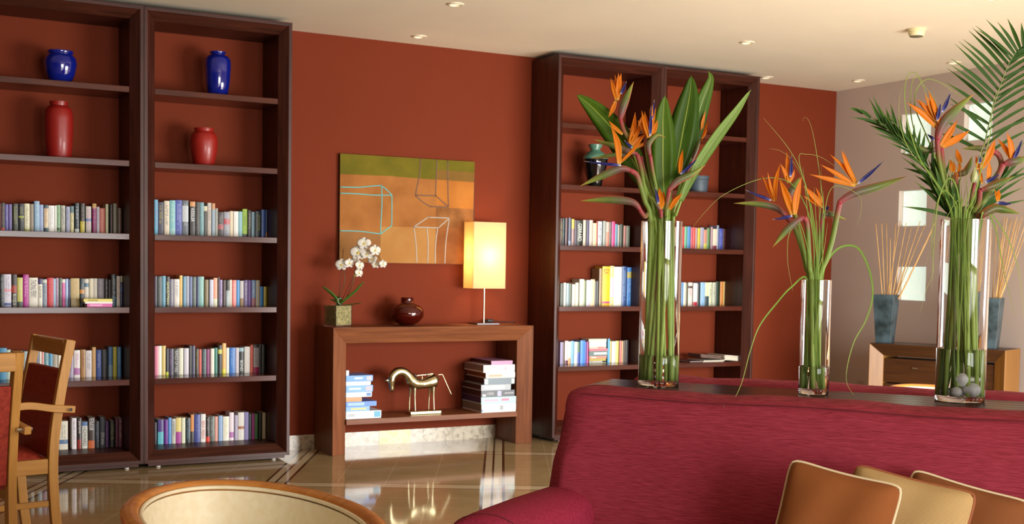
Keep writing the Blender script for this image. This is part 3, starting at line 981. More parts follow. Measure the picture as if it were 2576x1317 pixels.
# ------------------------------------------------------------------ ceramics in the bookcases
def glaze(h, rough=.1, coat=.6): return plain(h, rough, 0, 'glaze', .08, coat, 12)
def pot(name, label, cxp, ybase_plane, zb, wpx, prof, mat, extra=None, cat='vase'):
    """prof: (radius as share of the widest radius, height as share of the height)"""
    P0 = on(cxp[0], cxp[1], 1, ybase_plane)      # top middle
    Pw = on(cxp[0] + wpx / 2, cxp[1], 1, ybase_plane) - on(cxp[0] - wpx / 2, cxp[1], 1, ybase_plane)
    R_ = Vector((Pw.x, 0, 0)).length * .5 * .93; hh = P0.z - zb
    c = (P0.x, ybase_plane, zb + .0005)
    ob = thing(name, label, cat, c)
    pr = [(r * R_, z * hh) for r, z in prof]
    inner = [(max(r - .006, .001), z) for r, z in reversed(pr[2:])]
    MB().lathe([(0.0001, 0)] + pr + inner + [(.0001, .01)], mat, c, 48).build('body', ob, smooth=60)
    if extra: extra(ob, c, R_, hh)
    return ob
BLUE = glaze('101c7c', .08, .8); REDG = plain('8e1812', .42, 0, 'red_glaze', .08, .15, 12); REDG2 = plain('961d15', .42, 0, 'red_glaze', .1, .15, 12)
YB = -.21
pot('blue_bowl_vase', 'squat glossy cobalt blue vase on the top shelf of the leftmost bookcase', (152, 129), YB, SHELF_Z[0], 90,
    [(.55, 0), (.62, .03), (.86, .28), (1, .6), (.95, .78), (.8, .88), (.72, .9), (.74, .92), (.8, .97), (.78, 1)], BLUE)
pot('blue_urn', 'tall narrow cobalt blue urn on the top shelf of the second bookcase', (548, 131), YB, SHELF_Z[0], 70,
    [(.68, 0), (.74, .02), (.9, .3), (1, .7), (.98, .82), (.8, .9), (.52, .93), (.5, .95), (.6, .97), (.6, 1)], BLUE)
pot('red_vase', 'tall cylindrical matt red vase on the second shelf of the leftmost bookcase', (148, 256), YB, SHELF_Z[1], 78,
    [(.82, 0), (.86, .02), (.96, .3), (1, .7), (.95, .85), (.76, .91), (.6, .93), (.62, .96), (.66, 1)], REDG)
pot('red_vase', 'short round-shouldered red vase on the second shelf of the second bookcase', (513, 323), YB, SHELF_Z[1], 74,
    [(.68, 0), (.74, .03), (.92, .35), (1, .62), (.92, .82), (.74, .9), (.66, .92), (.68, .96), (.72, 1)], REDG2)
GRN = glaze('4f7a66', .25, .4); BLK = glaze('0c0d0c', .08, .7)
def collar(ob, c, R_, hh):
    MB().lathe([(R_ * .985, hh * .66), (R_ * .99, hh * .7), (R_ * .72, hh * .8), (R_ * .4, hh * .86), (R_ * .37, hh * .9), (R_ * .55, hh * .97), (R_ * .54, hh * 1.003), (R_ * .5, hh * 1.003)], GRN, c, 48).build('green_shoulder', ob, smooth=60)
pot('urn', 'black urn with green neck and shoulder on the second shelf, third bookcase', (1498, 364), YB, SHELF_Z[1], 60,
    [(.5, 0), (.52, .03), (.62, .2), (.9, .5), (.98, .66), (.95, .7), (.7, .79), (.38, .86), (.35, .9), (.5, 1)], BLK, collar)
pot('low_pot', 'low slate-blue pot on the second shelf of the rightmost bookcase', (1757, 443), YB, SHELF_Z[1], 46,
    [(.84, 0), (.86, .05), (.94, .75), (.93, .78), (1, .8), (1, .97), (.98, 1)], plain('42505c', .5, 0, 'slate_glaze', .3, 0, 30), cat='pot')
# magazines
def magazine(x0, x1, y0, y1, z0, n, tilt, c1, label, wave=0.0):
    t = thing('magazine_pile', label, 'magazines', ((x0 + x1) / 2, (y0 + y1) / 2, z0), 0, 'magazines on the fifth shelf of the rightmost bookcase')
    mb = MB(); z = z0 + .0005
    for i in range(n):
        th = .0038; dx = rnd.uniform(-.008, .008); c = plain(c1[i % len(c1)], .35, 0, 'magazine', .15, 0, 40)
        pts = [Vector((x0 + dx + (x1 - x0) * q / 8, (y0 + y1) / 2, z + th / 2 + tilt * (1 - q / 8) + wave * math.sin(q / 8 * PI * 1.3 + 1.2) * .5 + abs(wave) * .5)) for q in range(9)]
        hw = (y1 - y0) / 2
        mb.sweep(pts, lambda t_: [(-hw, -th / 2, 0), (hw, -th / 2, 0), (hw, th / 2, 0), (-hw, th / 2, 0)], c, (0, 0, 1)); z += th + .0004
    mb.build('pages', t); return t
zs_ = SHELF_Z[4]
xq = lambda px, y=-.2: on(px, 900, 1, y).x
magazine(xq(1712), xq(1742), -.33, -.1, zs_, 3, 0, ['3c2830', 'b8b0a8'], 'dark thin magazines lying left of the paper pile, rightmost bookcase')
magazine(xq(1745), xq(1797), -.33, -.1, zs_, 3, .001, ['d8d4c4', 'c8c4b4'], 'low pale magazines under the tilted dark ones, rightmost bookcase')
magazine(xq(1744), xq(1796), -.3, -.12, zs_ + .016, 7, .02, ['6a5248', '4a3830', '84706a'], 'brown tilted magazines topping the pile in the rightmost bookcase')
magazine(xq(1799), xq(1846), -.33, -.1, zs_, 10, .006, ['dcd4c0', 'e8e0d0', 'ccc4b0'], 'cream curled magazines at the right end of the rightmost bookcase shelf', .006)

# ------------------------------------------------------------------ console table against the rust wall
XC, WC, CC, HC = 1.2925, 1.6027, .4006, .9025
t = thing('console_table', 'reddish mahogany open console table under the painting', 'console table', (XC + WC / 2, -CC / 2, 0))
g = .013
def ring(t, x0, x1, z0, z1, sec, mats, names, skip_bottom=True):
    k = len(sec)
    def cor(i, y): return [Vector((x0 + i, y, z0)), Vector((x0 + i, y, z1 - i)), Vector((x1 - i, y, z1 - i)), Vector((x1 - i, y, z0))]
    cs = [cor(*q) for q in sec]
    for name, (i, j), mt in zip(names, ((0, 1), (1, 2), (2, 3)), mats):
        vs = [c[i] for c in cs] + [c[j] for c in cs]
        fs = [(q, (q + 1) % k, (q + 1) % k + k, q + k) for q in range(k)] + [tuple(range(k))[::-1], tuple(range(k, 2 * k))]
        MB().add(vs, fs, mt).build(name, t, bevel=.0015)
ring(t, XC, XC + WC, 0.0005, HC, [(0, -g), (0, -CC), (.004, -CC - .001), (.113, -CC + .05), (.113, -g)], [CONW[2], CONW[0], CONW[2]], ['side_panel', 'top_panel', 'side_panel'])
ZSH = .2475
MB().box((XC + .1135, -CC + .03, ZSH - .038), (XC + WC - .1135, -g, ZSH), CONW[0]).build('shelf', t, bevel=.002)
MB().box((XC + .1135, -.06, ZSH - .075), (XC + WC - .1135, -.03, ZSH - .038), CONW[0]).build('rail', t)
# painting
P0, P1 = on(856, 386, 1, -.034), on(1194.2, 406.5, 1, -.034); zb_ = on(1190, 664.6, 1, -.034).z
PX0, PX1, PZ0, PZ1 = P0.x, P1.x, zb_, (P0.z + P1.z) / 2
t = thing('painting', 'unframed abstract canvas with olive band and line-drawn boxes above the console', 'painting', ((PX0 + PX1) / 2, -.001, PZ0))
def pz(x, y):  # crop coordinates of the canvas -> point on it
    u = (x - 68) / (1505 - 68)
    top = 68 + 87 * u; bot = 1248 + 4 * u
    return Vector((PX0 + (PX1 - PX0) * u, -.0345, PZ1 - (PZ1 - PZ0) * (y - top) / (bot - top)))
def cloud(name, h1, h2, sc=5):
    m, nt, b = newmat(name); n = nt.nodes.new('ShaderNodeTexNoise'); n.inputs['Scale'].default_value = sc; n.inputs['Detail'].default_value = 7
    tc = nt.nodes.new('ShaderNodeTexCoord'); nt.links.new(tc.outputs['Object'], n.inputs['Vector'])
    r = nt.nodes.new('ShaderNodeValToRGB'); r.color_ramp.elements[0].position = .35; r.color_ramp.elements[1].position = .68
    r.color_ramp.elements[0].color = tuple(x * .68 for x in hexc(h1)[:3]) + (1,); r.color_ramp.elements[1].color = tuple(x * .68 for x in hexc(h2)[:3]) + (1,)
    nt.links.new(n.outputs['Fac'], r.inputs['Fac']); nt.links.new(r.outputs['Color'], b.inputs['Base Color']); setin(b, Roughness=.7); b.inputs['Specular IOR Level'].default_value = .1; return m
MB().box((PX0, -.034, PZ0), (PX1, -.001, PZ1), plain('3a2a1c', .7, 0, 'canvas_edge')).build('canvas', t)
fields = [([(68, 290), (600, 310), (900, 335), (1080, 345), (1080, 860), (490, 855), (490, 940), (68, 905)], cloud('ochre', 'ac6c36', 'c98545')),
          ([(68, 68), (1505, 155), (1505, 270), (1080, 240), (1080, 345), (900, 335), (600, 310), (68, 290)], cloud('olive', '6f6a1c', '8a7c22')),
          ([(1080, 240), (1505, 270), (1500, 372), (1080, 345)], cloud('brown_olive', '8c6a30', '9c7034')),
          ([(1080, 345), (1500, 372), (1498, 660), (1080, 640)], cloud('orange_wash', 'c47834', 'd88a3c')),
          ([(1080, 640), (1498, 660), (1496, 860), (1080, 860)], cloud('umber', '8e5a30', 'b87a42', 8)),
          ([(68, 905), (490, 940), (484, 1248), (68, 1248)], cloud('tan_brown', 'a06a3c', 'b4804a')),
          ([(490, 855), (1080, 860), (1090, 1250), (484, 1248)], cloud('light_ochre', 'c48848', 'd09a58')),
          ([(1080, 860), (1496, 860), (1496, 1252), (1090, 1250)], cloud('red_brown', '9a5c30', 'b4723c', 7))]
mb = MB()
for poly, mt in fields:
    vs = [pz(*q) for q in poly]; n_ = len(vs); vs2 = [v + Vector((0, .0006, 0)) for v in vs]
    mb.add(vs + vs2, [tuple(range(n_)), tuple(range(2 * n_ - 1, n_ - 1, -1))] + [(q, (q + 1) % n_, (q + 1) % n_ + n_, q + n_) for q in range(n_)], mt)
mb.build('colour_fields', t, recalc=False)
def strokes(name, lines, h, wd):
    mb = MB(); mt = plain(h, .6, 0, 'paint_line', .12, 0, 25)
    for ln in lines:
        pts = [pz(*q) + Vector((0, -.0012, 0)) for q in ln]
        mb.tube(crv(pts, 6), wd, mt, 6, (0, 1, 0), flat=.15)
    mb.build(name, t, smooth=180)
strokes('turquoise_lines', [[(70, 430), (250, 432), (400, 418), (490, 412)], [(490, 412), (540, 450), (600, 510)], [(70, 498), (250, 503), (400, 515), (600, 515)],
        [(495, 412), (500, 600), (492, 800), (488, 935)], [(603, 510), (605, 680), (605, 845)], [(605, 845), (545, 890), (488, 938)], [(70, 906), (280, 910), (488, 936)]], '5fb0ac', .0042)
strokes('brown_lines', [[(908, 122), (895, 300), (870, 430), (855, 515)], [(1082, 132), (1080, 300), (1075, 515)], [(1203, 138), (1208, 400), (1218, 635)],
        [(855, 515), (1075, 518)], [(1075, 518), (1215, 635)], [(855, 518), (940, 590), (1015, 635)], [(1015, 635), (1215, 638)]], '6e4c36', .0044)
strokes('grey_lines', [[(840, 855), (995, 750)], [(995, 750), (1230, 757)], [(1230, 757), (1105, 865)], [(840, 855), (1105, 863)], [(843, 860), (868, 1050), (878, 1245)],
        [(985, 865), (998, 1050), (996, 1246)], [(1100, 868), (1080, 1050), (1078, 1247)], [(1228, 760), (1195, 1000), (1184, 1248)]], 'b0a496', .0044)
# table lamp
YL = -.2
a_ = on(1190, 725, 1, YL); b_ = on(1271, 724, 1, YL); c_ = on(1193, 557, 1, YL)
LX0, LX1, LZ0, LZ1 = a_.x, b_.x, a_.z, c_.z; LD = .17
t = thing('table_lamp', 'lit table lamp with tall cream rectangular shade on the console', 'lamp', ((LX0 + LX1) / 2, YL + LD / 2, HC))
m, nt, b = newmat('glowing_shade'); setin(b, Base_Color=hexc('efe2c0'), Roughness=.8)
tr = nt.nodes.new('ShaderNodeBsdfTranslucent'); tr.inputs['Color'].default_value = hexc('f8e0b0')
wv = nt.nodes.new('ShaderNodeTexNoise'); wv.inputs['Scale'].default_value = 300
bp = nt.nodes.new('ShaderNodeBump'); bp.inputs['Strength'].default_value = .1; nt.links.new(wv.outputs['Fac'], bp.inputs['Height']); nt.links.new(bp.outputs['Normal'], b.inputs['Normal'])
ms = nt.nodes.new('ShaderNodeMixShader'); ms.inputs[0].default_value = .6
out = [n for n in nt.nodes if n.type == 'OUTPUT_MATERIAL'][0]
nt.links.new(b.outputs[0], ms.inputs[1]); nt.links.new(tr.outputs[0], ms.inputs[2]); nt.links.new(ms.outputs[0], out.inputs[0])
SHADE = m
mb = MB(); th = .0015
for (p, q) in (((LX0, YL, LZ0), (LX1, YL + th, LZ1)), ((LX0, YL + LD - th, LZ0), (LX1, YL + LD, LZ1)), ((LX0, YL + th, LZ0), (LX0 + th, YL + LD - th, LZ1)), ((LX1 - th, YL + th, LZ0), (LX1, YL + LD - th, LZ1))):
    mb.box(p, q, SHADE)
mb.build('lamp_shade', t)
lx, ly = (LX0 + LX1) / 2, YL + LD / 2
MB().tube([(lx, ly, HC + .008), (lx, ly, LZ0 + .2)], .0065, BRASS, 16).build('pole', t, smooth=40)
MB().box((LX0 + .006, ly - .002, LZ0 + .21), (LX1 - .006, ly + .002, LZ0 + .214), BRASS).build('shade_carrier', t)
MB().box((lx - .095, ly - .08, HC + .0004), (lx + .095, ly + .08, HC + .01), STEEL).build('base', t, bevel=.001)
MB().lathe([(.0, 0), (.012, .0), (.014, .03), (.028, .07), (.024, .1), (.0, .115)], plain('fff4dc', .3, 0, 'bulb'), (lx, ly, LZ0 + .2), 20).build('bulb', t, smooth=60)
l = bpy.data.lights.new('lamp_light', 'AREA'); l.shape = 'RECTANGLE'
for nm, pw, z_, rot in (('lamp_bulb_light', 7.5, (LZ0 + LZ1) / 2, None),):
    l = bpy.data.lights.new(nm, 'POINT'); l.energy = pw; l.color = (1.0, .80, .55); l.shadow_soft_size = .05
    o = bpy.data.objects.new(nm, l); COL.objects.link(o); o.location = (lx, ly, z_)
cp = crv([(lx + .02, ly + .01, HC + .012), (lx + .03, ly + .06, HC + .02), (lx + .08, ly + .06, HC + .022), (lx + .2, ly + .05, HC + .014), (lx + .29, ly + .04, HC + .012), (lx + .3, ly + .07, HC + .006)], 8)
DK = plain('141414', .5, 0, 'black_rubber')
MB().tube(cp, .003, DK, 8).build('cord', t, smooth=180)
MB().box((lx + .055, ly + .045, HC + .013), (lx + .11, ly + .072, HC + .035), DK).build('switch', t, bevel=.006)
# amber vase
cx_ = on(1024, 786, 1, -.2).x; rr = (on(1066, 786, 1, -.2).x - on(982, 786, 1, -.2).x) / 2 * .95
ztop = on(1024, 748, 1, -.2).z
AMB, nt, b = newmat('amber_glass'); setin(b, Base_Color=hexc('560c06'), Roughness=.04, IOR=1.5); b.inputs['Transmission Weight'].default_value = .45; b.inputs['Coat Weight'].default_value = .5
hh = ztop - HC
pr = [(.0001, .0), (.3, 0), (.36, .01), (.7, .12), (.95, .3), (1, .44), (.93, .6), (.7, .73), (.42, .79), (.37, .81), (.36, .98), (.38, 1.0)]
prof = [(max(r * rr, .0001), z * hh) for r, z in pr]; inner = [(max(r - .005, .0001), max(z, .008)) for r, z in reversed(prof[1:])]
single(MB().lathe(prof + inner, AMB, (cx_, -.2, HC + .0005), 48), 'amber_vase', 'round dark amber glass vase with short neck at the centre of the console', 'vase', (cx_, -.2, HC), smooth=60)

# orchid in a square glass pot
OP = on(869, 823, 2, HC); S_ = .142
rz = math.radians(18); ca, sa = math.cos(rz), math.sin(rz)
oc = Vector((1.385, -.235, HC))
RM = Matrix.Translation(oc) @ Matrix.Rotation(rz, 4, 'Z')
h2 = S_ / 2
THIN, nt, b = newmat('thin_glass')   # thin clear pane
setin(b, Base_Color=(1, 1, 1, 1), Roughness=0.02, IOR=1.45); b.inputs['Transmission Weight'].default_value = 1
t = thing('glass_pot', 'square clear glass pot holding the white orchid on the console', 'pot', M=RM)
gt = .003; HP = .155
for q, (p0, p1) in enumerate((((-h2, -h2, 0), (h2, -h2 + gt, HP)), ((-h2, h2 - gt, 0), (h2, h2, HP)), ((-h2, -h2 + gt, 0), (-h2 + gt, h2 - gt, HP)), ((h2 - gt, -h2 + gt, 0), (h2, h2 - gt, HP)))):
    MB().box(p0, p1, GLASS).build('glass_side', t, world=False)
MB().box((-h2 + gt, -h2 + gt, 0.0003), (h2 - gt, h2 - gt, .008), GLASS).build('glass_bottom', t, world=False)
mm, nt, b = newmat('moss_and_bark'); N = nt.nodes; L = nt.links
n = N.new('ShaderNodeTexVoronoi'); n.inputs['Scale'].default_value = 130; tc = N.new('ShaderNodeTexCoord'); L.new(tc.outputs['Object'], n.inputs['Vector'])
r = N.new('ShaderNodeValToRGB'); r.color_ramp.elements[0].color = hexc('5a5a24'); r.color_ramp.elements[1].color = hexc('c4b87c'); L.new(n.outputs['Color'], r.inputs['Fac']); L.new(r.outputs['Color'], b.inputs['Base Color'])
bp = N.new('ShaderNodeBump'); bp.inputs['Strength'].default_value = .8; L.new(n.outputs['Distance'], bp.inputs['Height']); L.new(bp.outputs['Normal'], b.inputs['Normal']); setin(b, Roughness=.9)
o = MB().box((-h2 + gt + .001, -h2 + gt + .001, .012), (h2 - gt - .001, h2 - gt - .001, HP - .006), mm).build('moss', t, world=False, bevel=.004)
o['kind'] = 'stuff'
# orchid plant
t = thing('orchid', 'white moth orchid with arching sprays growing from the square glass pot', 'orchid', (oc.x, oc.y, HC + HP - .01))
OD = (oc - CAM).dot(FW)
def op(px, py, dd=0): return atd(px, py, OD + dd)
ostem = plain('5c5a2c', .5, 0, 'orchid_stem'); oleaf = ramp_mat('orchid_leaf', [(0, '4c7a2c'), (1, '3c6424')], .35, .15, ('6c9038', .03))
base = oc + Vector((0, 0, HP - .012))
sprays = [[base + Vector((-.02, 0, 0)), op(866, 711, .02), op(864, 675), op(860, 655, -.02)],
          [base + Vector((.02, 0, 0)), op(885, 720), op(896, 660), op(906, 618), op(924, 612, -.01), op(946, 634, -.02), op(962, 662, -.03)]]
for s_ in sprays: MB().tube(crv(s_, 10), .0028, ostem, 8).build('flower_stem', t, smooth=180)
for a, b_ in (((870, 765), (863.6, 626)), ((880, 762), (892, 690))):
    MB().tube([base + (op(*a) - op(870, 765)) * .3, op(*b_, .02)], .002, plain('4a3a2a', .6, 0, 'stake'), 6).build('stake', t, smooth=180)
for tip, mid, wd_, dd in (((811, 720), (842, 748), .035, -.03), ((915, 708), (893, 735), .055, -.05), ((831, 752), (850, 762), .03, .06), ((910, 761), (890, 765), .035, -.08), ((838, 745), (856, 752), .03, .08)):
    pts = crv([base, op(*mid, dd), op(*tip, dd * 1.6)], 8)
    MB().blade(pts, lambda q, w_=wd_: w_ * (math.sin(PI * min(1, q * .85 + .12)) ** .6), oleaf, (0, 0, 1), .0018, .3).build('leaf', t, smooth=180)
PETW = ramp_mat('orchid_petal', [(0, 'dfe4a8'), (.25, 'f2f0e4'), (1, 'f6f2ec')], .5, .35); LIP = plain('d8b43c', .5, 0, 'orchid_lip')
for (px, py, r_, fx, fz) in [(915.8, 612, 16, .1, .1), (900.6, 635, 19, 0, .1), (943.3, 629, 14, .55, .1), (858.9, 665.4, 15, -.1, .1), (878.8, 661.6, 12, .6, 0), (895, 650, 10, -.5, -.2),
                             (921.5, 639, 14, .2, .5), (936.7, 652, 12, -.4, .4), (945, 665, 10, .1, .3), (963, 663.5, 10, .6, 0), (904.4, 667, 12, .8, .1), (902.5, 686, 11, .9, .1)]:
    c = op(px, py, -.03 + rnd.uniform(-.01, .01)); R_ = r_ * OD / FPX * 1.05
    n_ = (-FW + RT * fx + UP * fz).normalized(); e1 = (UP - n_ * UP.dot(n_)).normalized(); e2 = e1.cross(n_)
    mb = MB()
    for pk, (ang, ln, wd_) in enumerate(((0, 1.0, .85), (76, 1.05, 1.35), (-76, 1.05, 1.35), (142, 1.0, .8), (-142, 1.0, .8))):
        a = math.radians(ang); dr = e1 * math.cos(a) + e2 * math.sin(a)
        pts = [c + dr * (R_ * ln * q / 6) + n_ * (.10 * R_ * math.sin(q / 6 * PI) + .0012 * (pk if pk in (1, 2) else 0)) for q in range(7)]
        mb.blade(pts, lambda q, w_=wd_, R_=R_: R_ * w_ * max(0.03, math.sin(PI * min(.999, .03 + q * .92))) ** .75, PETW, n_, .0007, .0)
    fl = mb.build('flower', t, smooth=180)
    MB().lathe([(.0001, -.4), (.5, -.2), (.6, .2), (.0001, .6)], LIP, (0, 0, 0), 10, Matrix.Translation(c + n_ * .004 - e1 * R_ * .1) @ Matrix.Scale(R_ * .3, 4)).build('lip', fl, smooth=180)
MB().lathe([(.0001, -.011), (.008, -.006), (.01, 0), (.007, .007), (.0001, .011)], plain('dcd884', .5, 0, 'bud'), op(892.5, 692, -.02), 14).build('bud', t, smooth=180)
wr = crv([op(858, 766, -.03), op(851, 760, -.04), op(851, 752, -.04), op(858, 750, -.03), op(862, 753, 0)], 6)
MB().tube(wr, .0012, plain('e8e4dc', .4, 0, 'wire'), 6).build('support_wire', t, smooth=180)

# horse sculpture
HY = -.24
def hp(x, y, dy=0): return on(930 + x / 5.99, 880 + y / 5.99, 1, HY + dy)
zb = ZSH
P = hp(820, 965)
t = thing('horse_sculpture', 'polished brass horse figure with lowered head on the console shelf', 'sculpture', (P.x, HY, zb))
def rr_(pts, n=10):
    c = crv([p for p, r in pts], n); R = [r for p, r in pts]
    def rf(q):
        q = q * (len(R) - 1); i = min(int(q), len(R) - 2); f = q - i; f = f * f * (3 - 2 * f); return R[i] * (1 - f) + R[i + 1] * f
    return c, rf
u_ = (hp(1000, 500) - hp(0, 500)).x / 1000
bp_ = [(hp(1022, 470), .0002), (hp(1010, 450), 45 * u_), (hp(975, 455), 88 * u_), (hp(900, 480), 82 * u_), (hp(800, 505), 64 * u_), (hp(700, 500), 76 * u_), (hp(625, 455), 84 * u_), (hp(575, 385), 64 * u_), (hp(500, 325), 56 * u_), (hp(410, 330), 58 * u_), (hp(345, 390), 56 * u_), (hp(325, 460), 54 * u_), (hp(328, 540), 38 * u_), (hp(332, 600), 30 * u_), (hp(333, 630), 4 * u_)]
# parametrise evenly: radii follow the points
MBh = MB(); pts = []; rad = []
for i in range(len(bp_) - 1):
    seg_ = crv([bp_[max(i - 1, 0)][0], bp_[i][0], bp_[i + 1][0], bp_[min(i + 2, len(bp_) - 1)][0]], 6)
    for q in range(6):
        pts.append(seg_[6 + q] if len(seg_) > 12 else bp_[i][0]); f = q / 6; rad.append(bp_[i][1] * (1 - f) + bp_[i + 1][1] * f)
pts.append(bp_[-1][0]); rad.append(bp_[-1][1])
Ls = [0]
for i in range(1, len(pts)): Ls.append(Ls[-1] + (pts[i] - pts[i - 1]).length)
rad = [q_ * 1.1 for q_ in rad]
def rad_at(q):
    x = q * Ls[-1]
    for i in range(1, len(Ls)):
        if x <= Ls[i] + 1e-9:
            f = (x - Ls[i - 1]) / max(1e-9, Ls[i] - Ls[i - 1]); return rad[i - 1] * (1 - f) + rad[i] * f
    return rad[-1]
MBh.tube(pts, rad_at, BRASS, 20, (0, 1, 0)).build('body', t, smooth=180)
for (x0, x1, dy) in ((668, 672, -.018), (640, 620, .03), (950, 955, -.018), (935, 912, .03)):
    a = hp(x0, 520); c = Vector((hp(x1, 925).x, HY + dy, zb + .02)); a = Vector((a.x, HY + dy * .6, a.z))
    MB().tube(crv([a, a.lerp(c, .5) + Vector((-.001 if dy < 0 else -.004, 0, 0)), c], 6), lambda q: (34 - 24 * min(1, q * 2.2)) * u_ if q < .45 else 10 * u_, BRASS, 12).build('leg', t, smooth=180)
MB().tube(crv([hp(1030, 372), hp(1090, 368), hp(1110, 400), hp(1240, 690)], 6), 8 * u_, BRASS, 8).build('tail', t, smooth=180)
MB().tube([hp(290, 455), hp(215, 460)], lambda q: (32 * (1 - q) + 1) * u_, BRASS, 10).build('ear', t, smooth=180)
MB().tube([hp(350, 430, -.015), hp(335, 405, -.02)], lambda q: (14 * (1 - q) + 1) * u_, BRASS, 8).build('ear', t, smooth=180)
MB().tube(crv([hp(700, 385), hp(780, 375), hp(870, 368), hp(960, 350)], 5), 8 * u_, BRASS, 8).tube([hp(790, 375), hp(790, 450)], 10 * u_, BRASS, 8).build('rein', t, smooth=180)
MB().tube([hp(680, 395), hp(680, 340)], lambda q: (16 * (1 - q) + 1) * u_, STEEL, 8).build('saddle_horn', t, smooth=180)
MB().tube([hp(860, 375), hp(860, 318)], lambda q: (12 * (1 - q) + 1) * u_, STEEL, 8).build('saddle_horn', t, smooth=180)
bx0, bx1 = hp(590, 960).x, hp(1050, 960).x
MB().box((bx0, HY - .035, zb + .0005), (bx1, HY + .045, zb + .022), plain('bdb48c', .25, .9, 'hammered_brass', .25, 0, 40)).build('base', t, bevel=.003)

# puzzle and game boxes on the console shelf
def gamebox(x0, x1, y0, y1, z0, z1, front, side, label, group, marks=(), rot=0, title=None):
    c = Vector(((x0 + x1) / 2, (y0 + y1) / 2, z0)); M = Matrix.Translation(c) @ Matrix.Rotation(math.radians(rot), 4, 'Z')
    t = thing('game_box', label, 'box', M=M, group=group); hx, hy, h = (x1 - x0) / 2, (y1 - y0) / 2, z1 - z0
    F = plain(front, .35, 0, 'box_card', .04); S = plain(side, .35, 0, 'box_card', .2, 0, 35)
    MB().box((-hx, -hy, 0), (hx, hy, h * .25), F).build('tray', t, world=False)
    mb = MB(); e = .0012
    mb.box((-hx - e, -hy - e, h * .18), (hx + e, -hy, h), F).box((-hx - e, -hy, h * .18), (-hx, hy, h), S).box((hx, -hy, h * .18), (hx + e, hy, h), S)
    mb.box((-hx - e, hy, h * .18), (hx + e, hy + e, h), F).box((-hx, -hy, h - .002), (hx, hy, h), F)
    mb.build('lid', t, world=False)
    if marks or title:
        tm = MB()
        for a, b_, lo, hi, c_ in marks:
            tm.box((-hx + 2 * hx * a, -hy - e - .0012, h * lo), (-hx + 2 * hx * b_, -hy - e, h * hi), plain(c_, .4, 0, 'print', .1, 0, 80))
        if title:
            vs, fs = textmesh(title[0], 1.0); x0_, x1_ = min(v.x for v in vs), max(v.x for v in vs)
            s_ = 2 * hx * (title[2] - title[1]) / (x1_ - x0_)
            tm.add([(-hx + 2 * hx * title[1] + (v.x - x0_) * s_, -hy - e - .0014 - v.z, h * .3 + v.y * s_ * title[4]) for v in vs], fs, plain(title[3], .4, 0, 'print', .02))
        tm.build('print', t, world=False, recalc=False)
    return t
def bxs(lst, yf, dp, grp, where, zoom):
    z = ZSH + .0005
    for (xa, xb, ya, fr, sd, desc, marks, title) in lst:
        P0 = on(zoom[0] + xa / zoom[2], zoom[1] + ya / zoom[2], 1, yf); P1 = on(zoom[0] + xb / zoom[2], zoom[1] + ya / zoom[2], 1, yf)
        x0 = max(P0.x, XC + .118); z1 = P0.z * .5 + P1.z * .5
        gamebox(x0 + .0013, min(P1.x, XC + WC - .118), yf, -.03 if dp is None else yf + dp, z, z1, fr, sd, '%s, %s' % (desc, where), grp, marks, 0, title)
        z = z1 + .0006
bxs([(1685, 2210, 808, 'f0f0ec', '8a8478', 'white box with small grey figure, bottom of the right stack', [(.53, .63, .25, .8, 'a8b0b4'), (0, .03, .1, .4, '3c90c8')], None),
     (1680, 2203, 702, 'b8dce4', '2a2c5c', 'pale turquoise box, second from bottom of the right stack', [(.08, .5, .35, .7, 'd8b8cc'), (.58, .8, .4, .75, 'd88ca8')], None),
     (1682, 2180, 605, '5c6068', '1c1a1c', 'grey box printed 1000, third from bottom, right stack', [(.48, .6, .1, .9, 'b8bcd8'), (.7, .98, .4, .65, 'a0a4ac'), (.03, .13, .12, .45, 'd8dcdc')], ('1000', .17, .37, 'c8ccd0', 1.0)),
     (1680, 2125, 518, 'b4bcc4', '241c1a', 'silver box with white panel, fourth from bottom, right stack', [(.3, .78, .2, .8, 'f4f0f4'), (.12, .28, .3, .7, 'e8f0f0')], None),
     (1725, 2182, 420, '788894', '1a1412', 'slate grey box with white ends, fifth from bottom, right stack', [(.01, .12, .08, .9, 'd0d8d4'), (.9, .99, .1, .85, 'e8e8d8')], None),
     (1750, 2188, 335, 'f0dccc', '7a4424', 'peach and white box, sixth from bottom, right stack', [(.1, .55, .25, .6, 'e8a888'), (.8, 1, .1, .9, 'f4f0e8')], None),
     (1715, 2183, 222, 'f2f2ec', '8c7c74', 'white box with beige picture, second from top, right stack', [(.06, .22, .25, .8, 'd8ccc0'), (.7, .72, .3, .75, 'd86060'), (.75, .86, .4, .7, 'c8d0d0')], None),
     (1832, 2150, 160, 'b888b0', '3c1820', 'small lilac box topping the right stack', [], None)],
    -.355, None, 'game boxes stacked at the right of the console shelf', 'console shelf', (930, 880, 5.99))
ZL = (780, 560, 2.195)
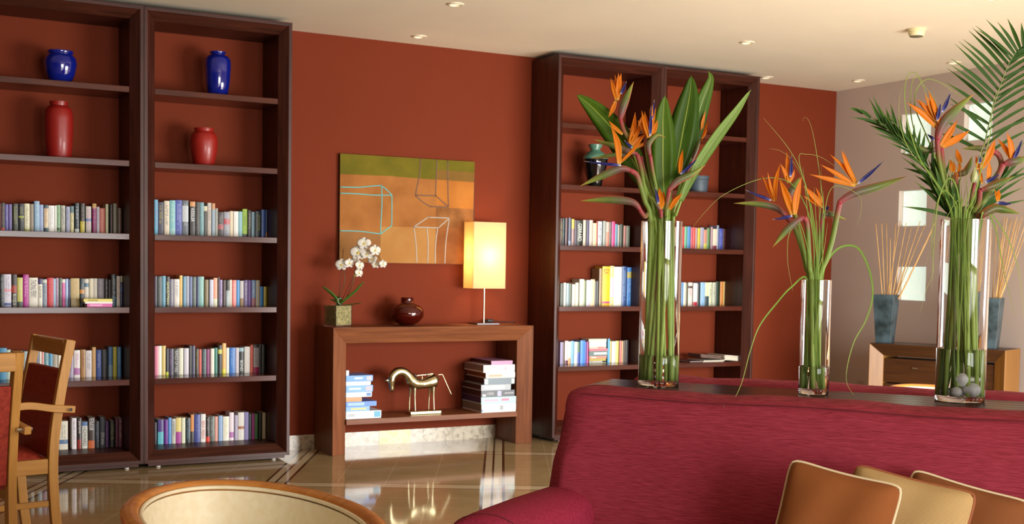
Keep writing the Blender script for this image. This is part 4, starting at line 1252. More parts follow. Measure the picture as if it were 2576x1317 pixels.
bxs([(198, 392, 1038, 'e4ecf0', 'c8d4dc', 'white box printed 1000, bottom of the left stack', [(.8, .98, .15, .9, '5cb0d4')], ('1000', .03, .25, 'a0a8b0', .9)),
     (198, 328, 1014, '7cb0e4', '5080b0', 'light blue box with yellow dots, second from bottom, left stack', [(.2, .85, .3, .7, 'd8d080')], None),
     (198, 366, 986, '4c84d8', '3868b8', 'wide blue box, third from bottom, left stack', [(.05, .6, .2, .8, '9cc4ec')], None),
     (198, 285, 963, 'c08848', '8a6030', 'orange brown flat box, fourth from bottom, left stack', [], None),
     (198, 340, 934, 'c4d4e8', '90a8c8', 'pale blue and white box, fourth from top, left stack', [(.03, .6, .2, .8, 'f0ece0'), (.8, .97, .2, .8, '5080c0')], None),
     (198, 346, 897, '68a4e0', '4880c0', 'sky blue box with small picture, third from top, left stack', [(.72, .96, .15, .85, 'b8b4c8'), (.1, .55, .35, .65, 'c4e0f4')], None),
     (198, 334, 876, 'eef0f0', 'd0d4d8', 'thin white box, second from top, left stack', [], None),
     (198, 346, 842, '4c90dc', '3870b8', 'blue box with light lettering, uppermost wide box of the left stack', [(.3, .62, .4, .7, 'd0e4f4'), (.76, .97, .15, .85, 'b0b8c4')], None),
     (198, 214, 815, 'd4dce4', 'b8c0c8', 'tiny pale box corner on top of the left stack', [], None)],
    -.345, .22, 'game boxes stacked at the left of the console shelf', 'console shelf', ZL)

# ------------------------------------------------------------------ sideboard with stick vases at the taupe wall
SB0, SB1, HS = Vector((5.4675, -1.2994, 0)), Vector((5.8669, -2.2725, 0)), .7875
ux = (SB1 - SB0).normalized(); Lb = (SB1 - SB0).length
uy = Vector((-ux.y, ux.x, 0))      # into the depth
DB = .36
M = Matrix(((ux.x, uy.x, 0, SB0.x), (ux.y, uy.y, 0, SB0.y), (0, 0, 1, 0), (0, 0, 0, 1)))
t = thing('sideboard', 'honey wood sideboard with shade-darkened drawer recess beside the taupe wall', 'sideboard', M=M)
SBD = wood('sideboard_shaded', '3c200c', '4e2c12', .4, 0); SBW = wood('sideboard_honey', '7c5020', '96682c', .4, 2)  # first is a shaded copy: gloom of top splay and recess in its colour
sec = [(0, DB), (0, 0), (.004, -.001), (.095, .06), (.095, DB)]; k = 5
def cor(i, y): return [Vector((i, y, .0005)), Vector((i, y, HS - i)), Vector((Lb - i, y, HS - i)), Vector((Lb - i, y, .0005))]
cs = [cor(*q) for q in sec]
for name, (i, j), mt in zip(['side_panel', 'top_panel', 'side_panel'], ((0, 1), (1, 2), (2, 3)), [SBW, SBD, SBW]):
    vs = [c[i] for c in cs] + [c[j] for c in cs]
    MB().add(vs, [(q, (q + 1) % k, (q + 1) % k + k, q + k) for q in range(k)] + [tuple(range(k))[::-1], tuple(range(k, 2 * k))], mt).build(name, t, world=False, bevel=.0015)
for q in range(3):
    z0, z1 = .08 + q * .2, .27 + q * .2
    d = MB().box((.0965, .07, z0), (Lb - .0965, .3, z1), SBD).build('drawer', t, world=False, bevel=.002)
    for hx in (.3, .7):
        MB().tube([(.095 + (Lb - .19) * hx - .02, .055, (z0 + z1) / 2 + .03), (.095 + (Lb - .19) * hx + .02, .055, (z0 + z1) / 2 + .03)], .004, CHROME, 8).tube([(.095 + (Lb - .19) * hx, .056, (z0 + z1) / 2 + .03), (.095 + (Lb - .19) * hx, .071, (z0 + z1) / 2 + .03)], .003, CHROME, 8).build('handle', d, world=False, smooth=60)
mv, nt, b = newmat('mottled_slate_glaze'); N = nt.nodes; L = nt.links
n = N.new('ShaderNodeTexNoise'); n.inputs['Scale'].default_value = 9; n.inputs['Detail'].default_value = 6
r = N.new('ShaderNodeValToRGB'); r.color_ramp.elements[0].position = .35; r.color_ramp.elements[0].color = hexc('222e30'); r.color_ramp.elements[1].position = .7; r.color_ramp.elements[1].color = hexc('50626a')
tc = N.new('ShaderNodeTexCoord'); L.new(tc.outputs['Object'], n.inputs['Vector']); L.new(n.outputs['Fac'], r.inputs['Fac']); L.new(r.outputs['Color'], b.inputs['Base Color']); setin(b, Roughness=.35)
stick = wood('willow_stick', 'b88848', 'd8b070', .6, 2)
def stickvase(pxc, pyb, pyt, wt, wb, al, tips, where, ytips):
    B = M @ Vector((al, .14, HS)); dep = (B - CAM).dot(FW)
    htop = atd(pxc, pyt, dep).z - HS; hw = wt / 2 * dep / FPX / 1.2; hb = wb / 2 * dep / FPX / 1.2
    MM = Matrix.Translation(B) @ Matrix.Rotation(math.atan2(ux.y, ux.x) + math.radians(6), 4, 'Z')
    t = thing('square_vase', 'tapering square slate-blue vase of sticks, %s' % where, 'vase', M=MM, group='slate vases on the sideboard')
    mb = MB(); vs = []
    for (r, z) in ((hb, .0006), (hw, htop), (hw - .007, htop), (hb - .007, .012)):
        vs += [(-r, -r, z), (r, -r, z), (r, r, z), (-r, r, z)]
    fs = [(3, 2, 1, 0), (12, 13, 14, 15)]
    for s_ in range(3):
        for q in range(4): fs.append((s_ * 4 + q, s_ * 4 + (q + 1) % 4, s_ * 4 + 4 + (q + 1) % 4, s_ * 4 + 4 + q))
    mb.add(vs, fs, mv).build('body', t, world=False, bevel=.002)
    order = sorted(range(len(tips)), key=lambda q: tips[q][0])
    for i, (tx, ty) in enumerate(tips):
        d2 = rnd.uniform(-.12, .16); T = atd(tx, ty, dep + d2)
        r0 = B + Vector((rnd.uniform(-.03, .03), rnd.uniform(-.03, .03), .02)); top_in = B + Vector((0, 0, htop))
        dr = (T - r0)
        # keep the stick inside the mouth
        f = (htop - .02) / max(dr.z, .01); at = r0 + dr * f; off = at - top_in; off.z = 0
        lim = hw * .75
        if off.length > lim: r0 = r0 - (off - off.normalized() * lim) * 1.0 / (1 - f) if f < .9 else r0
        rr0 = Vector((min(max(r0.x, B.x - hb * .6), B.x + hb * .6), min(max(r0.y, B.y - hb * .6), B.y + hb * .6), r0.z))
        r0 = rr0
        s_ = MB().tube(crv([r0, r0.lerp(T, .5) + Vector((rnd.uniform(-.006, .006), rnd.uniform(-.006, .006), 0)), T], 6), lambda q: .0045 - .0018 * q, stick, 7)
        single(s_, 'stick', 'willow stick in the square vase %s, tip %s from left' % (where, ORD[order.index(i)]), 'stick', r0, 'willow sticks in the vase ' + where, smooth=180)
tips1 = [(2203, 562), (2218, 562), (2230, 558), (2254, 560), (2264, 556), (2293, 571), (2315, 556), (2327, 563), (2345, 579), (2240, 600), (2303, 590), (2335, 600), (2280, 560), (2352, 560)]
stickvase(2273, 863, 741, 63, 44, .07, tips1, 'nearer the rust wall', None)
tips2 = [(2495, 575), (2508, 565), (2534, 546), (2545, 548), (2553, 552), (2562, 556), (2571, 546), (2580, 560), (2520, 600), (2540, 560), (2590, 560), (2527, 545), (2558, 545)]
stickvase(2538, 881, 749, 70, 50, Lb - .17, tips2, 'at the right picture edge', None)

# ------------------------------------------------------------------ sofas and the long table between them
US = Vector((.6215, -.7834, 0)); NS = Vector((-.7834, -.6215, 0)); T0 = Vector((.5399, -4.9148, 0))
def SF(u, v, z): return T0 + US * u + NS * v + Vector((0, 0, z))
TZ = .952
def frame(origin, ax, ay):
    return Matrix(((ax.x, ay.x, 0, origin.x), (ax.y, ay.y, 0, origin.y), (0, 0, 1, 0), (0, 0, 0, 1)))
SM = frame(T0, US, NS)
t = thing('sofa_table', 'long dark plank-topped table standing between the two red sofas', 'table', M=SM)
nb = 5; wdt = .335
for i in range(nb):
    MB().box((.0, -.335 + i * wdt / nb + .0006, TZ - .03), (2.2, -.335 + (i + 1) * wdt / nb - .0006, TZ), TABW).build('plank', t, world=False, bevel=.002)
MB().box((.02, -.325, TZ - .1), (2.18, -.01, TZ - .031), TABW).build('apron', t, world=False)
for a in (.04, 2.1):
    for b_ in (-.315, -.065): MB().box((a, b_, .0005), (a + .05, b_ + .05, TZ - .1), TABW).build('leg', t, world=False, bevel=.002)
def sofa(M, label, length, top, seatz, armz, cushions):
    """local x along the back, y towards the seat"""
    t = thing('sofa', label, 'sofa', M=M, group='red sofas standing back to back')
    # backrest: rounded slab leaning back, as a swept rounded profile
    def prof(s):
        return [(.03, .1), (.012, .5), (.012, top - .08), (.02, top - .03), (.05, top - .006), (.13, top), (.20, top - .004), (.235, top - .014), (.262, top - .04), (.275, top - .1), (.33, seatz + .28), (.36, seatz + .1), (.36, .14), (.05, .1)]
    n = 44; mb = MB(); P = prof(0); k = len(P); vs = []
    cy, cz = .17, (top + .1) / 2
    for i in range(n + 1):
        u = i / n; x = u * length
        e = min(x, length - x); rnd_ = .05
        f = 1.0 if e >= rnd_ else math.sqrt(max(0, 1 - ((rnd_ - e) / rnd_) ** 2))
        for (y, z) in P:
            wv = .003 * math.sin(x * 9 + 1) * (1 if z > top - .02 else 0) + .002 * math.sin(x * 23)
            sx = .0 if e >= rnd_ else 0
            yy = cy + (y - cy) * (.72 + .28 * f); zz = cz + (z - cz) * (.975 + .025 * f) + wv
            lean = 0
            if z < top - .15 and x < .3: lean = -.045 * (top - z) / .5 * (1 - x / .3)
            vs.append((x + lean, yy, zz))
    fs = []
    for i in range(n):
        for c in range(k): fs.append((i * k + c, (i + 1) * k + c, (i + 1) * k + (c + 1) % k, i * k + (c + 1) % k))
    fs += [tuple(range(k)), tuple(n * k + c for c in range(k - 1, -1, -1))]
    mb.add(vs, fs, SOFAF); back = mb.build('backrest', t, world=False, smooth=60, bevel=.012, seg=3)
    # piped seam along the front top edge and down the sides
    pts = [(x, .243, top - .0165 + .003 * math.sin(x * 9 + 1)) for x in [.06 + (length - .12) * q / 60 for q in range(61)]]
    MB().tube([(.048, .262, seatz + .3), (.05, .252, top - .12), (.052, .248, top - .04)] + pts, .0016, plain('5c141c', .9, 0, 'seam'), 6).build('seam', back, world=False, smooth=180)
    # seat
    MB().box((.16, .37, .1), (length - .16, .84, .3), SOFAF).build('base', t, world=False, bevel=.02, seg=3)
    nc = cushions
    for i in range(nc):
        a = .165 + (length - .33) * i / nc; b_ = .165 + (length - .33) * (i + 1) / nc
        MB().box((a + .002, .371, .302), (b_ - .002, .86, seatz), SOFAF).build('seat_cushion', t, world=False, bevel=.035, seg=4)
    # arms: rolled tops running forward
    for sgn, xa in ((1, -.09), (-1, length + .09)):
        mb = MB()
        m_ = 14; vs = []; A_ = []
        for q in range(m_ + 1):
            ang = PI * q / m_; A_.append((.135 - .118 * math.cos(ang) , armz - .075 + .075 * math.sin(ang)))
        A_ = [(0.017, .1)] + A_ + [(.253, .1)]; k2 = len(A_)
        st = [(.28, -.03), (.3, 0), (.5, .004), (.74, 0), (.79, -.006), (.815, -.02), (.822, -.05)]
        for (yy, dz) in st:
            sh = 1 + dz * .9
            for (x, z) in A_:
                xx = .135 + (x - .135) * (1 + dz * 1.2) - .045 * max(0, yy - .3) / .5 - .012
                zz = z if z < .2 else z + dz * .6 + .003
                vs.append((xa + sgn * xx, yy, zz))
        fs = []
        for i in range(len(st) - 1):
            for c in range(k2): fs.append((i * k2 + c, (i + 1) * k2 + c, (i + 1) * k2 + (c + 1) % k2, i * k2 + (c + 1) % k2))
        fs += [tuple(range(k2)), tuple((len(st) - 1) * k2 + c for c in range(k2 - 1, -1, -1))]
        a_ = mb.add(vs, fs, SOFAG).build('arm', t, world=False, smooth=60, bevel=.006, seg=2)
        sp = [(xa + sgn * (.135 + (x - .135) * .9928 - .0561), .79, z - .0002) for x, z in A_[1:-1]]
        MB().tube(sp, .0015, plain('5c141c', .9, 0, 'seam'), 6).build('seam', a_, world=False, smooth=180)
    for a in (.1, length - .14):
        for b_ in (.1, .74): MB().box((a, b_, .0005), (a + .05, b_ + .05, .105), TABW).build('leg', t, world=False)
    return t
sofa(frame(SF(.035, .004, 0), US, NS), 'red slub-weave sofa in the foreground with three cushions on it', 2.15, .970, .47, .672, 3)
sofa(frame(SF(2.15, -.34, 0), -US, -NS), 'red sofa facing away behind the long dark table, only its back top visible', 2.1, .964, .47, .672, 3)

# cushions leaning in the near sofa
CUSH1 = ribbed('rust_corduroy', '7c4824', '94592f', 340); CUSH2 = ribbed('beige_corduroy', 'a07c4c', 'c8ae7c', 300); CUSH3 = ribbed('brown_corduroy', '744526', '885430', 340)
PIPE1 = plain('d8c8a4', .7, 0, 'pale_piping', .2, 0, 300); PIPE2 = plain('94532f', .7, 0, 'rust_piping', .2, 0, 300)
def cushion(corner, ex, ey, size, thick, mat, pipe, label, rest):
    """corner: top left; ex along the top edge, ey down the side"""
    ex = ex.normalized(); ez = ex.cross(ey).normalized(); ey = ez.cross(ex) * -1 if False else ey.normalized()
    ez = ex.cross(ey).normalized()
    sy = (corner.z + min(0, ex.z * size) - rest) / (-ey.z * size)      # long enough to stand on the seat
    c = corner + ex * size / 2 + ey * size * sy / 2
    M = Matrix(((ex.x, ey.x, ez.x, c.x), (ex.y, ey.y, ez.y, c.y), (ex.z, ey.z, ez.z, c.z), (0, 0, 0, 1)))
    t = thing('cushion', label, 'cushion', M=M, group='cushions on the near sofa')
    n = 22; top = []; h = size / 2
    def pos(u, v, s):
        # sides pull in between the corners
        cr = .06 * (u * u * v * v) ** 4; pu = 1 - .05 * (1 - v * v) - cr; pv = 1 - .05 * (1 - u * u) - cr
        d = max(0, (1 - u ** 4)) ** .5 * max(0, (1 - v ** 4)) ** .5
        wr = .004 * math.sin(7 * u + 3 * v + size * 50) * (1 - d * .3) * d
        return (u * h * pu, v * h * sy * pv, s * (thick / 2 * d ** .8) + wr)
    mb = MB(); vs = []
    for s in (1, -1):
        for i in range(n + 1):
            for j in range(n + 1): vs.append(pos(-1 + 2 * i / n, -1 + 2 * j / n, s))
    fs = []; o2 = (n + 1) ** 2
    for i in range(n):
        for j in range(n):
            a = i * (n + 1) + j
            fs.append((a, a + n + 1, a + n + 2, a + 1)); fs.append((o2 + a, o2 + a + 1, o2 + a + n + 2, o2 + a + n + 1))
    mb.add(vs, fs, mat); mb.build('cover', t, world=False, smooth=180, recalc=False)
    ed = [pos(-1 + 2 * i / n, -1, 0) for i in range(n)] + [pos(1, -1 + 2 * i / n, 0) for i in range(n)] + [pos(1 - 2 * i / n, 1, 0) for i in range(n)] + [pos(-1, 1 - 2 * i / n, 0) for i in range(n)]
    MB().tube([Vector(p) for p in ed], .0042, pipe, 8, (0, 0, 1), close=True).build('piping', t, world=False, smooth=180)
    return t

def splane(px, py, v):
    rv = ray(px, py); return CAM + rv * ((v - (CAM - T0).dot(NS)) / rv.dot(NS))
for (tl, tr, v0, v1, th, mt, pp, lb) in (((1990, 1150), (2275, 1221), .55, .58, .12, CUSH1, PIPE1, 'rust ribbed cushion with pale piping, leftmost and frontmost on the sofa'),
        ((2152, 1163), (2461, 1238), .44, .47, .11, CUSH2, PIPE2, 'beige ribbed cushion with rust piping, between the two brown cushions'),
        ((2296, 1176), (2600, 1262), .36, .38, .11, CUSH3, PIPE1, 'brown ribbed cushion leaning at the back, rightmost on the sofa')):
    a, b_ = splane(*tl, v0), splane(*tr, v1); ex = b_ - a; size = ex.length
    ey = Vector((0, 0, -1)) * 1.0 + NS * .28; exn = ex.normalized(); ey = (ey - exn * ey.dot(exn)).normalized()
    cushion(a, ex, ey, size, th, mt, pp, lb, .476)

# ------------------------------------------------------------------ beech armchairs at the left
RSEAT = fabric('rust_leather', '80281c', '983626', 60, 60, .5, .1, .1)
def beech_chair(M, label):
    t = thing('armchair', label, 'armchair', M=M, group='beech armchairs with rust upholstery')
    # local: x across, y towards the front, rear stiles at y = 0
    HB_ = .985
    def stile_path(x): return crv([(x, -.02, .0005), (x, .005, .22), (x, .012, .46), (x, -.015, .70), (x, -.068, HB_)], 6)
    for sx in (-.235, .235):
        mb = MB().sweep(stile_path(sx), lambda q: [(-.0175, -.021, 0), (.0175, -.021, 0), (.0175, .021, 0), (-.0175, .021, 0)], BEECH[2], (0, 1, 0))
        mb.build('rear_leg', t, world=False, bevel=.003)
        MB().box((sx - .018, .44, .0005), (sx + .018, .478, .405), BEECH[2]).build('front_leg', t, world=False, bevel=.003)
        MB().box((sx - .013, .035, .385), (sx + .013, .439, .452), BEECH[1]).build('side_rail', t, world=False, bevel=.003)
        MB().box((sx - .010, .03, .235), (sx + .010, .439, .262), BEECH[1]).build('stretcher', t, world=False, bevel=.003)
        s = 1 if sx > 0 else -1; ax = sx + s * .034
        arm = crv([(ax, -.075, .672), (ax, .02, .682), (ax, .14, .70), (ax, .27, .678), (ax, .38, .62), (ax, .43, .565), (ax, .41, .51), (ax, .36, .455), (ax, .27, .412)], 6)
        a_ = MB().sweep(arm, lambda q: [(-.014, -.016, 0), (.014, -.016, 0), (.014, .016, 0), (-.014, .016, 0)], BEECH[1], (0, 0, 1)).build('arm', t, world=False, bevel=.003)
        for (yy, zz) in ((-.05, .674), (.28, .418)):
            MB().tube([(sx, yy, zz), (ax + s * .026, yy, zz)], .008, CHROME, 14, (0, 1, 0)).build('bolt', a_, world=False, smooth=40)
    MB().box((-.2165, -.091, HB_ - .075), (.2165, -.043, HB_ - .002), BEECH[0]).build('top_rail', t, world=False, bevel=.004)
    MB().box((-.2165, .44, .35), (.2165, .465, .40), BEECH[0]).build('front_rail', t, world=False, bevel=.003)
    vs = []; fs = []; n = 12
    for i in range(n + 1):
        q = i / n; z = .45 + (HB_ - .075 - .06 - .45) * q
        f = max(0, (z - .46) / (HB_ - .46)); y = .012 - .080 * f ** 1.35
        for x in (-.216, .216):
            vs += [(x, y - .014, z), (x, y + .016 + .006 * math.sin(PI * q), z)]
    for i in range(n):
        o = i * 4; fs += [(o, o + 2, o + 6, o + 4), (o + 1, o + 5, o + 7, o + 3), (o, o + 4, o + 5, o + 1), (o + 2, o + 3, o + 7, o + 6)]
    fs += [(0, 1, 3, 2), (n * 4, n * 4 + 2, n * 4 + 3, n * 4 + 1)]
    MB().add(vs, fs, RSEAT).build('back_panel', t, world=False, smooth=50, bevel=.005)
    # domed seat
    n = 12; vs = []; fs = []
    for i in range(n + 1):
        for j in range(n + 1):
            u, v = -1 + 2 * i / n, -1 + 2 * j / n; x = u * .2185; y = .255 + v * .22
            vs.append((x, y, .452 + .042 * (1 - u ** 4) ** .5 * (1 - v ** 4) ** .5))
    o2 = len(vs)
    for i in range(n + 1):
        for j in range(n + 1): vs.append((vs[i * (n + 1) + j][0], vs[i * (n + 1) + j][1], .43))
    for i in range(n):
        for j in range(n):
            a = i * (n + 1) + j; fs += [(a, a + n + 1, a + n + 2, a + 1), (o2 + a, o2 + a + 1, o2 + a + n + 2, o2 + a + n + 1)]
    for i in range(n):
        for a, b_ in ((i, i + 1), ((n + 1) * n + i, (n + 1) * n + i + 1), (i * (n + 1), (i + 1) * (n + 1)), (i * (n + 1) + n, (i + 1) * (n + 1) + n)): fs.append((a, b_, o2 + b_, o2 + a))
    MB().add(vs, fs, RSEAT).build('seat', t, world=False, smooth=60)
    return t
def chair_frame(pos, face):
    fy = Vector((face[0], face[1], 0)).normalized(); fx = Vector((fy.y, -fy.x, 0))
    return Matrix(((fx.x, fy.x, 0, pos[0]), (fx.y, fy.y, 0, pos[1]), (0, 0, 1, 0), (0, 0, 0, 1)))

p_ = on(139, 1141, 2, .47)
beech_chair(chair_frame((p_.x - .19 * .235, p_.y + .98 * .235), (-.98, -.19)), 'beech armchair with rust seat facing left in front of the leftmost bookcase')
d_ = FPX * (1.35 - .985) / (886 - 651.5); fy_ = Vector((-.29, .957)); p_ = atd(46, 886, d_)
q_ = Vector((p_.x, p_.y)) + fy_ * .068 - Vector((fy_.y, -fy_.x)) * .235
beech_chair(chair_frame((q_.x, q_.y), (fy_.x, fy_.y)), 'nearer beech armchair seen from behind, cut by the left picture edge')

# ------------------------------------------------------------------ tub chairs
CREAM = fabric('cream_leather', 'ecdfbe', 'f2e8cc', 40, 40, .4, .05, .1)
def tub(M, label):
    t = thing('tub_chair', label, 'tub chair', M=M, group='tub chairs with cherry rails')
    AW, BD = .318, .545; HR = .622
    def plan(a, w=AW, d=BD): return (w * math.sin(a) * (1 - .0 * a), d * math.cos(a))
    angs = [-PI * .7 + PI * 1.4 * i / 56 for i in range(57)]
    def P(a, off=0, z=HR):
        x, y = plan(a); nx, ny = math.sin(a) * BD, math.cos(a) * AW; l_ = math.hypot(nx, ny)
        return Vector((x + nx / l_ * off, y + ny / l_ * off, z - .0 * abs(a)))
    def zr(a): return HR - .012 * (abs(a) / (PI * .62)) ** 2
    pts = [P(a, 0, zr(a)) for a in angs]
    sec = [(-.026, .004), (-.018, .014), (0, .019), (.018, .014), (.026, .004), (.024, -.012), (-.024, -.012)]
    MB().sweep(pts, lambda q: [(a, b_, .5) for a, b_ in sec], CHERRY, (0, 0, 1)).build('rail', t, world=False, smooth=60)
    def shell(o0, o1, z0, z1, mat, name, tap):
        vs = []; fs = []; K = 6; n = len(angs)
        for a in angs:
            for q in range(K + 1):
                f = q / K; vs.append(P(a, o0 - tap * (1 - f), z0 + (zr(a) - HR + z1 - z0) * f))
            for q in range(K + 1):
                f = 1 - q / K; vs.append(P(a, o1 - tap * (1 - f), z0 + (zr(a) - HR + z1 - z0) * f))
        k = 2 * (K + 1)
        for i in range(n - 1):
            for c in range(k): fs.append((i * k + c, (i + 1) * k + c, (i + 1) * k + (c + 1) % k, i * k + (c + 1) % k))
        fs += [tuple(range(k)), tuple((n - 1) * k + c for c in range(k - 1, -1, -1))]
        return MB().add(vs, fs, mat).build(name, t, world=False, smooth=60)
    shell(.017, -.035, .14, HR - .0125, CREAM, 'upholstered_shell', .06)
    MB().tube([P(a, -.0315, zr(a) - .002) for a in angs], .0065, CREAM, 8).build('piping', t, world=False, smooth=180)
    vs = []; fs = []; sa = [2 * PI * i / 40 for i in range(40)]
    for z, f in ((.3, .70), (.38, .74), (.405, .7), (.415, .5), (.418, .0)):
        for a in sa: vs.append((AW * f * math.sin(a), (BD * f) * math.cos(a) * .9 - .02, z))
    for i in range(4):
        for j in range(40): fs.append((i * 40 + j, i * 40 + (j + 1) % 40, (i + 1) * 40 + (j + 1) % 40, (i + 1) * 40 + j))
    fs.append(tuple(range(40))[::-1])
    MB().add(vs, fs, CREAM).build('seat_cushion', t, world=False, smooth=50)
    MB().lathe([(.0, .1), (.2, .1), (.205, .3), (.0, .3)], CREAM, (0, 0, 0), 32).build('seat_base', t, world=False, smooth=50)
    for a in (-2.2, -.6, .6, 2.2):
        x, y = AW * .75 * math.sin(a), BD * .62 * math.cos(a)
        MB().tube([(x, y, .0005), (x, y, .15)], lambda q: .014 + .006 * q, CHERRY, 12).build('leg', t, world=False, smooth=50)
    return t

tub(Matrix.Translation((-.595, -4.985, 0)) @ Matrix.Rotation(math.radians(3.5), 4, 'Z'), 'tub chair with honey wood rail and cream leather in the foreground')
tub(Matrix.Translation((4.18, -3.33, 0)) @ Matrix.Rotation(math.radians(-15), 4, 'Z'), 'far tub chair, only its curved wooden rail showing behind the sofas')


# ------------------------------------------------------------------ glass vases on the sofa table
class Vase: pass
def glass_vase(px, py, pyt, pyw, R_, label, v_=None):
    P = on(px, py, 2, TZ); v = Vase(); v.c = P; v.d = (P - CAM).dot(FW); v.R = R_
    v.top = atd(px, pyt, v.d).z; v.h = v.top - TZ; v.w = atd(px, pyw, v.d - R_).z; v.px = px
    t = thing('glass_vase', label, 'vase', P, 0, 'cylinder vases on the sofa table')
    wl, bs = .0028, .016; z0 = TZ + .0005
    prof = [(.0001, 0), (R_ - .003, 0), (R_, .003), (R_, v.h - .001), (R_ - wl / 2, v.h), (R_ - wl, v.h - .001), (R_ - wl, bs + .004), (R_ - wl - .004, bs), (.0001, bs)]
    MB().lathe(prof, GLASS, (P.x, P.y, z0), 72).build('glass_cylinder', t, smooth=50)
    rw = R_ - wl + .0005
    wa = single(MB().lathe([(.0001, 0), (rw - .004, 0), (rw, .004), (rw, v.w - z0 - bs - .0008), (.0001, v.w - z0 - bs - .0008)], WATER, (P.x, P.y, z0 + bs - .0006), 72), 'water', 'clear water standing in ' + label.split(',')[0], 'water', (P.x, P.y, z0 + bs + .0005), smooth=50)
    v.zb = z0 + bs + .004; v.ri = rw - .009
    return v
V1 = glass_vase(1656, 968, 557, 893, .0700, 'the tall left glass cylinder vase, holding broad leaves and orange flowers')
V2 = glass_vase(2046, 990, 703, 922, .0480, 'the small middle glass cylinder vase, with five orange flowers')
V3 = glass_vase(2414, 1008, 553, 878, .0745, 'the tall right glass cylinder vase, with palm fronds and white pebbles')
def vp(v, px, py, dd=0): return atd(px, py, v.d + dd)
def inside(v, P, lim=None):
    """keep a point within the vase"""
    lim = lim or v.ri; o = P - v.c; o.z = 0
    if o.length > lim: P = P - (o - o.normalized() * lim)
    return P
def bottom(v, ang, r=.8): return v.c + Vector((math.cos(ang) * v.ri * r, math.sin(ang) * v.ri * r, v.zb - v.c.z))
def stempath(v, pts, dd, rim, ang, r=.8):
    """pixel points from the neck down to the rim, then down to the bottom of the vase"""
    up = [vp(v, x, y, dd * (1 - .75 * i / max(1, len(pts)))) for i, (x, y) in enumerate(pts)]
    rp = atd(rim[0], rim[1], v.d + dd * .15); rp = inside(v, Vector((rp.x, rp.y, v.top + .002)), v.ri * .93)
    B = bottom(v, ang, r); mid = inside(v, rp.lerp(B, .5), v.ri * .95)
    return crv([B, mid, rp] + up[::-1], 7)
FG = {}
def strelitzia(v, label, pts, dd, rim, ang, spathe=None, sepals=(), tongues=(), rs=.0072, group=None, dark=False, neck=1.0, bulge=.0135):
    path = stempath(v, pts, dd, rim, ang)
    t = thing('bird_of_paradise_flower', label, 'flower', path[0], 0, group)
    MB().tube(path, lambda q: rs * (.85 + .2 * q), STEM, 10).build('stem', t, smooth=180)
    if spathe:
        pp = [vp(v, x, y, dd + (spathe[-1] if not isinstance(spathe[-1], tuple) else 0) * i) for i, (x, y) in enumerate([s for s in spathe if isinstance(s, tuple)])]
        if len(pp) == 2: pp.insert(1, pp[0].lerp(pp[1], .4) + UP * (pp[1] - pp[0]).length * .05)
        ctl = [path[-1]] + pp if (path[-1] - pp[0]).length > .004 else pp
        MB().tube(crv(ctl, 9), lambda q: max(.0004, rs * 1.06 * (1 - q * 3.5), bulge * (math.sin(PI * min(1, .12 + q * .88)) ** .9 * (1 - .35 * q))), SPATHED if dark else SPATHE, 14, UP, flat=.95).build('spathe', t, smooth=180)
    for i, s in enumerate(sepals):
        (bx, by), (tx, ty) = s[0], s[1]; wd = s[2] if len(s) > 2 else .017
        a, b_ = vp(v, bx, by, dd - .004 + .003 * i), vp(v, tx, ty, dd + rnd.uniform(-.02, .02))
        sd = RT * rnd.uniform(-.06, .06) * (b_ - a).length
        hint = (-FW + RT * rnd.uniform(-.5, .5) + UP * rnd.uniform(-.2, .4))
        MB().blade(crv([a, a.lerp(b_, .5) + sd, b_], 7), lambda q, w_=wd: w_ * (.25 + .75 * math.sin(PI * min(1, q * .85 + .12))) * (1 - q ** 5) + .0004, SEPAL, hint, .0011, .45).build('sepal', t, smooth=180)
    for (bx, by), (tx, ty) in tongues:
        a, b_ = vp(v, bx, by, dd - .008), vp(v, tx, ty, dd - .012)
        MB().blade(crv([a, a.lerp(b_, .45) - UP * .002, b_], 8), lambda q: (.006 + .006 * math.sin(PI * min(1, q * 1.5))) * (1 - max(0, q - .72) / .28 * .92), TONGUE, -FW + UP * .4, .0016, .5).build('tongue', t, smooth=180)
    return t
G1 = 'bird of paradise flowers in the left vase'
strelitzia(V1, 'topmost orange bird-of-paradise flower of the left vase, spathe pointing upward right', [(1561, 300), (1568, 325), (1582, 352), (1600, 400), (1622, 470)], .03, (1648, 557), .4,
           [(1561, 297), (1570, 262), (1594, 205)], [((1551, 252), (1536, 195)), ((1551, 252), (1547, 187)), ((1552, 252), (1556, 182)), ((1553, 252), (1563, 183), .02), ((1549, 254), (1530, 296))],
           [((1562, 236), (1577, 204))], group=G1, bulge=.017)
strelitzia(V1, 'orange flower of the left vase with long petals behind its lowest left-pointing spathe', [(1603, 388), (1613, 425), (1620, 470), (1630, 520)], .01, (1640, 557), 1.3,
           [(1603, 388), (1560, 372), (1493, 350)], [((1584, 368), (1598, 281), .022), ((1584, 368), (1620, 298)), ((1566, 338), (1531, 303), .014), ((1586, 370), (1622, 337)), ((1580, 366), (1594, 322))], [((1590, 372), (1570, 352))], group=G1)
strelitzia(V1, 'lower left orange flower of the left vase with blue tongue and long red-green spathe', [(1588, 430), (1602, 440), (1612, 470), (1622, 505)], -.05, (1636, 557), 2.2,
           [(1590, 430), (1560, 424), (1510, 444), (1458, 468)], [((1557, 413), (1537, 315), .024), ((1558, 412), (1622, 338), .014)], [((1562, 416), (1468, 405))], group=G1, rs=.0085, bulge=.0165)
strelitzia(V1, 'half-hidden spathe without open petals, left side of the left vase', [(1612, 400), (1620, 430), (1634, 480)], .05, (1655, 557), 3.1,
           [(1610, 396), (1570, 388), (1486, 398)], [((1600, 372), (1640, 352), .012)], [], group=G1, bulge=.012)
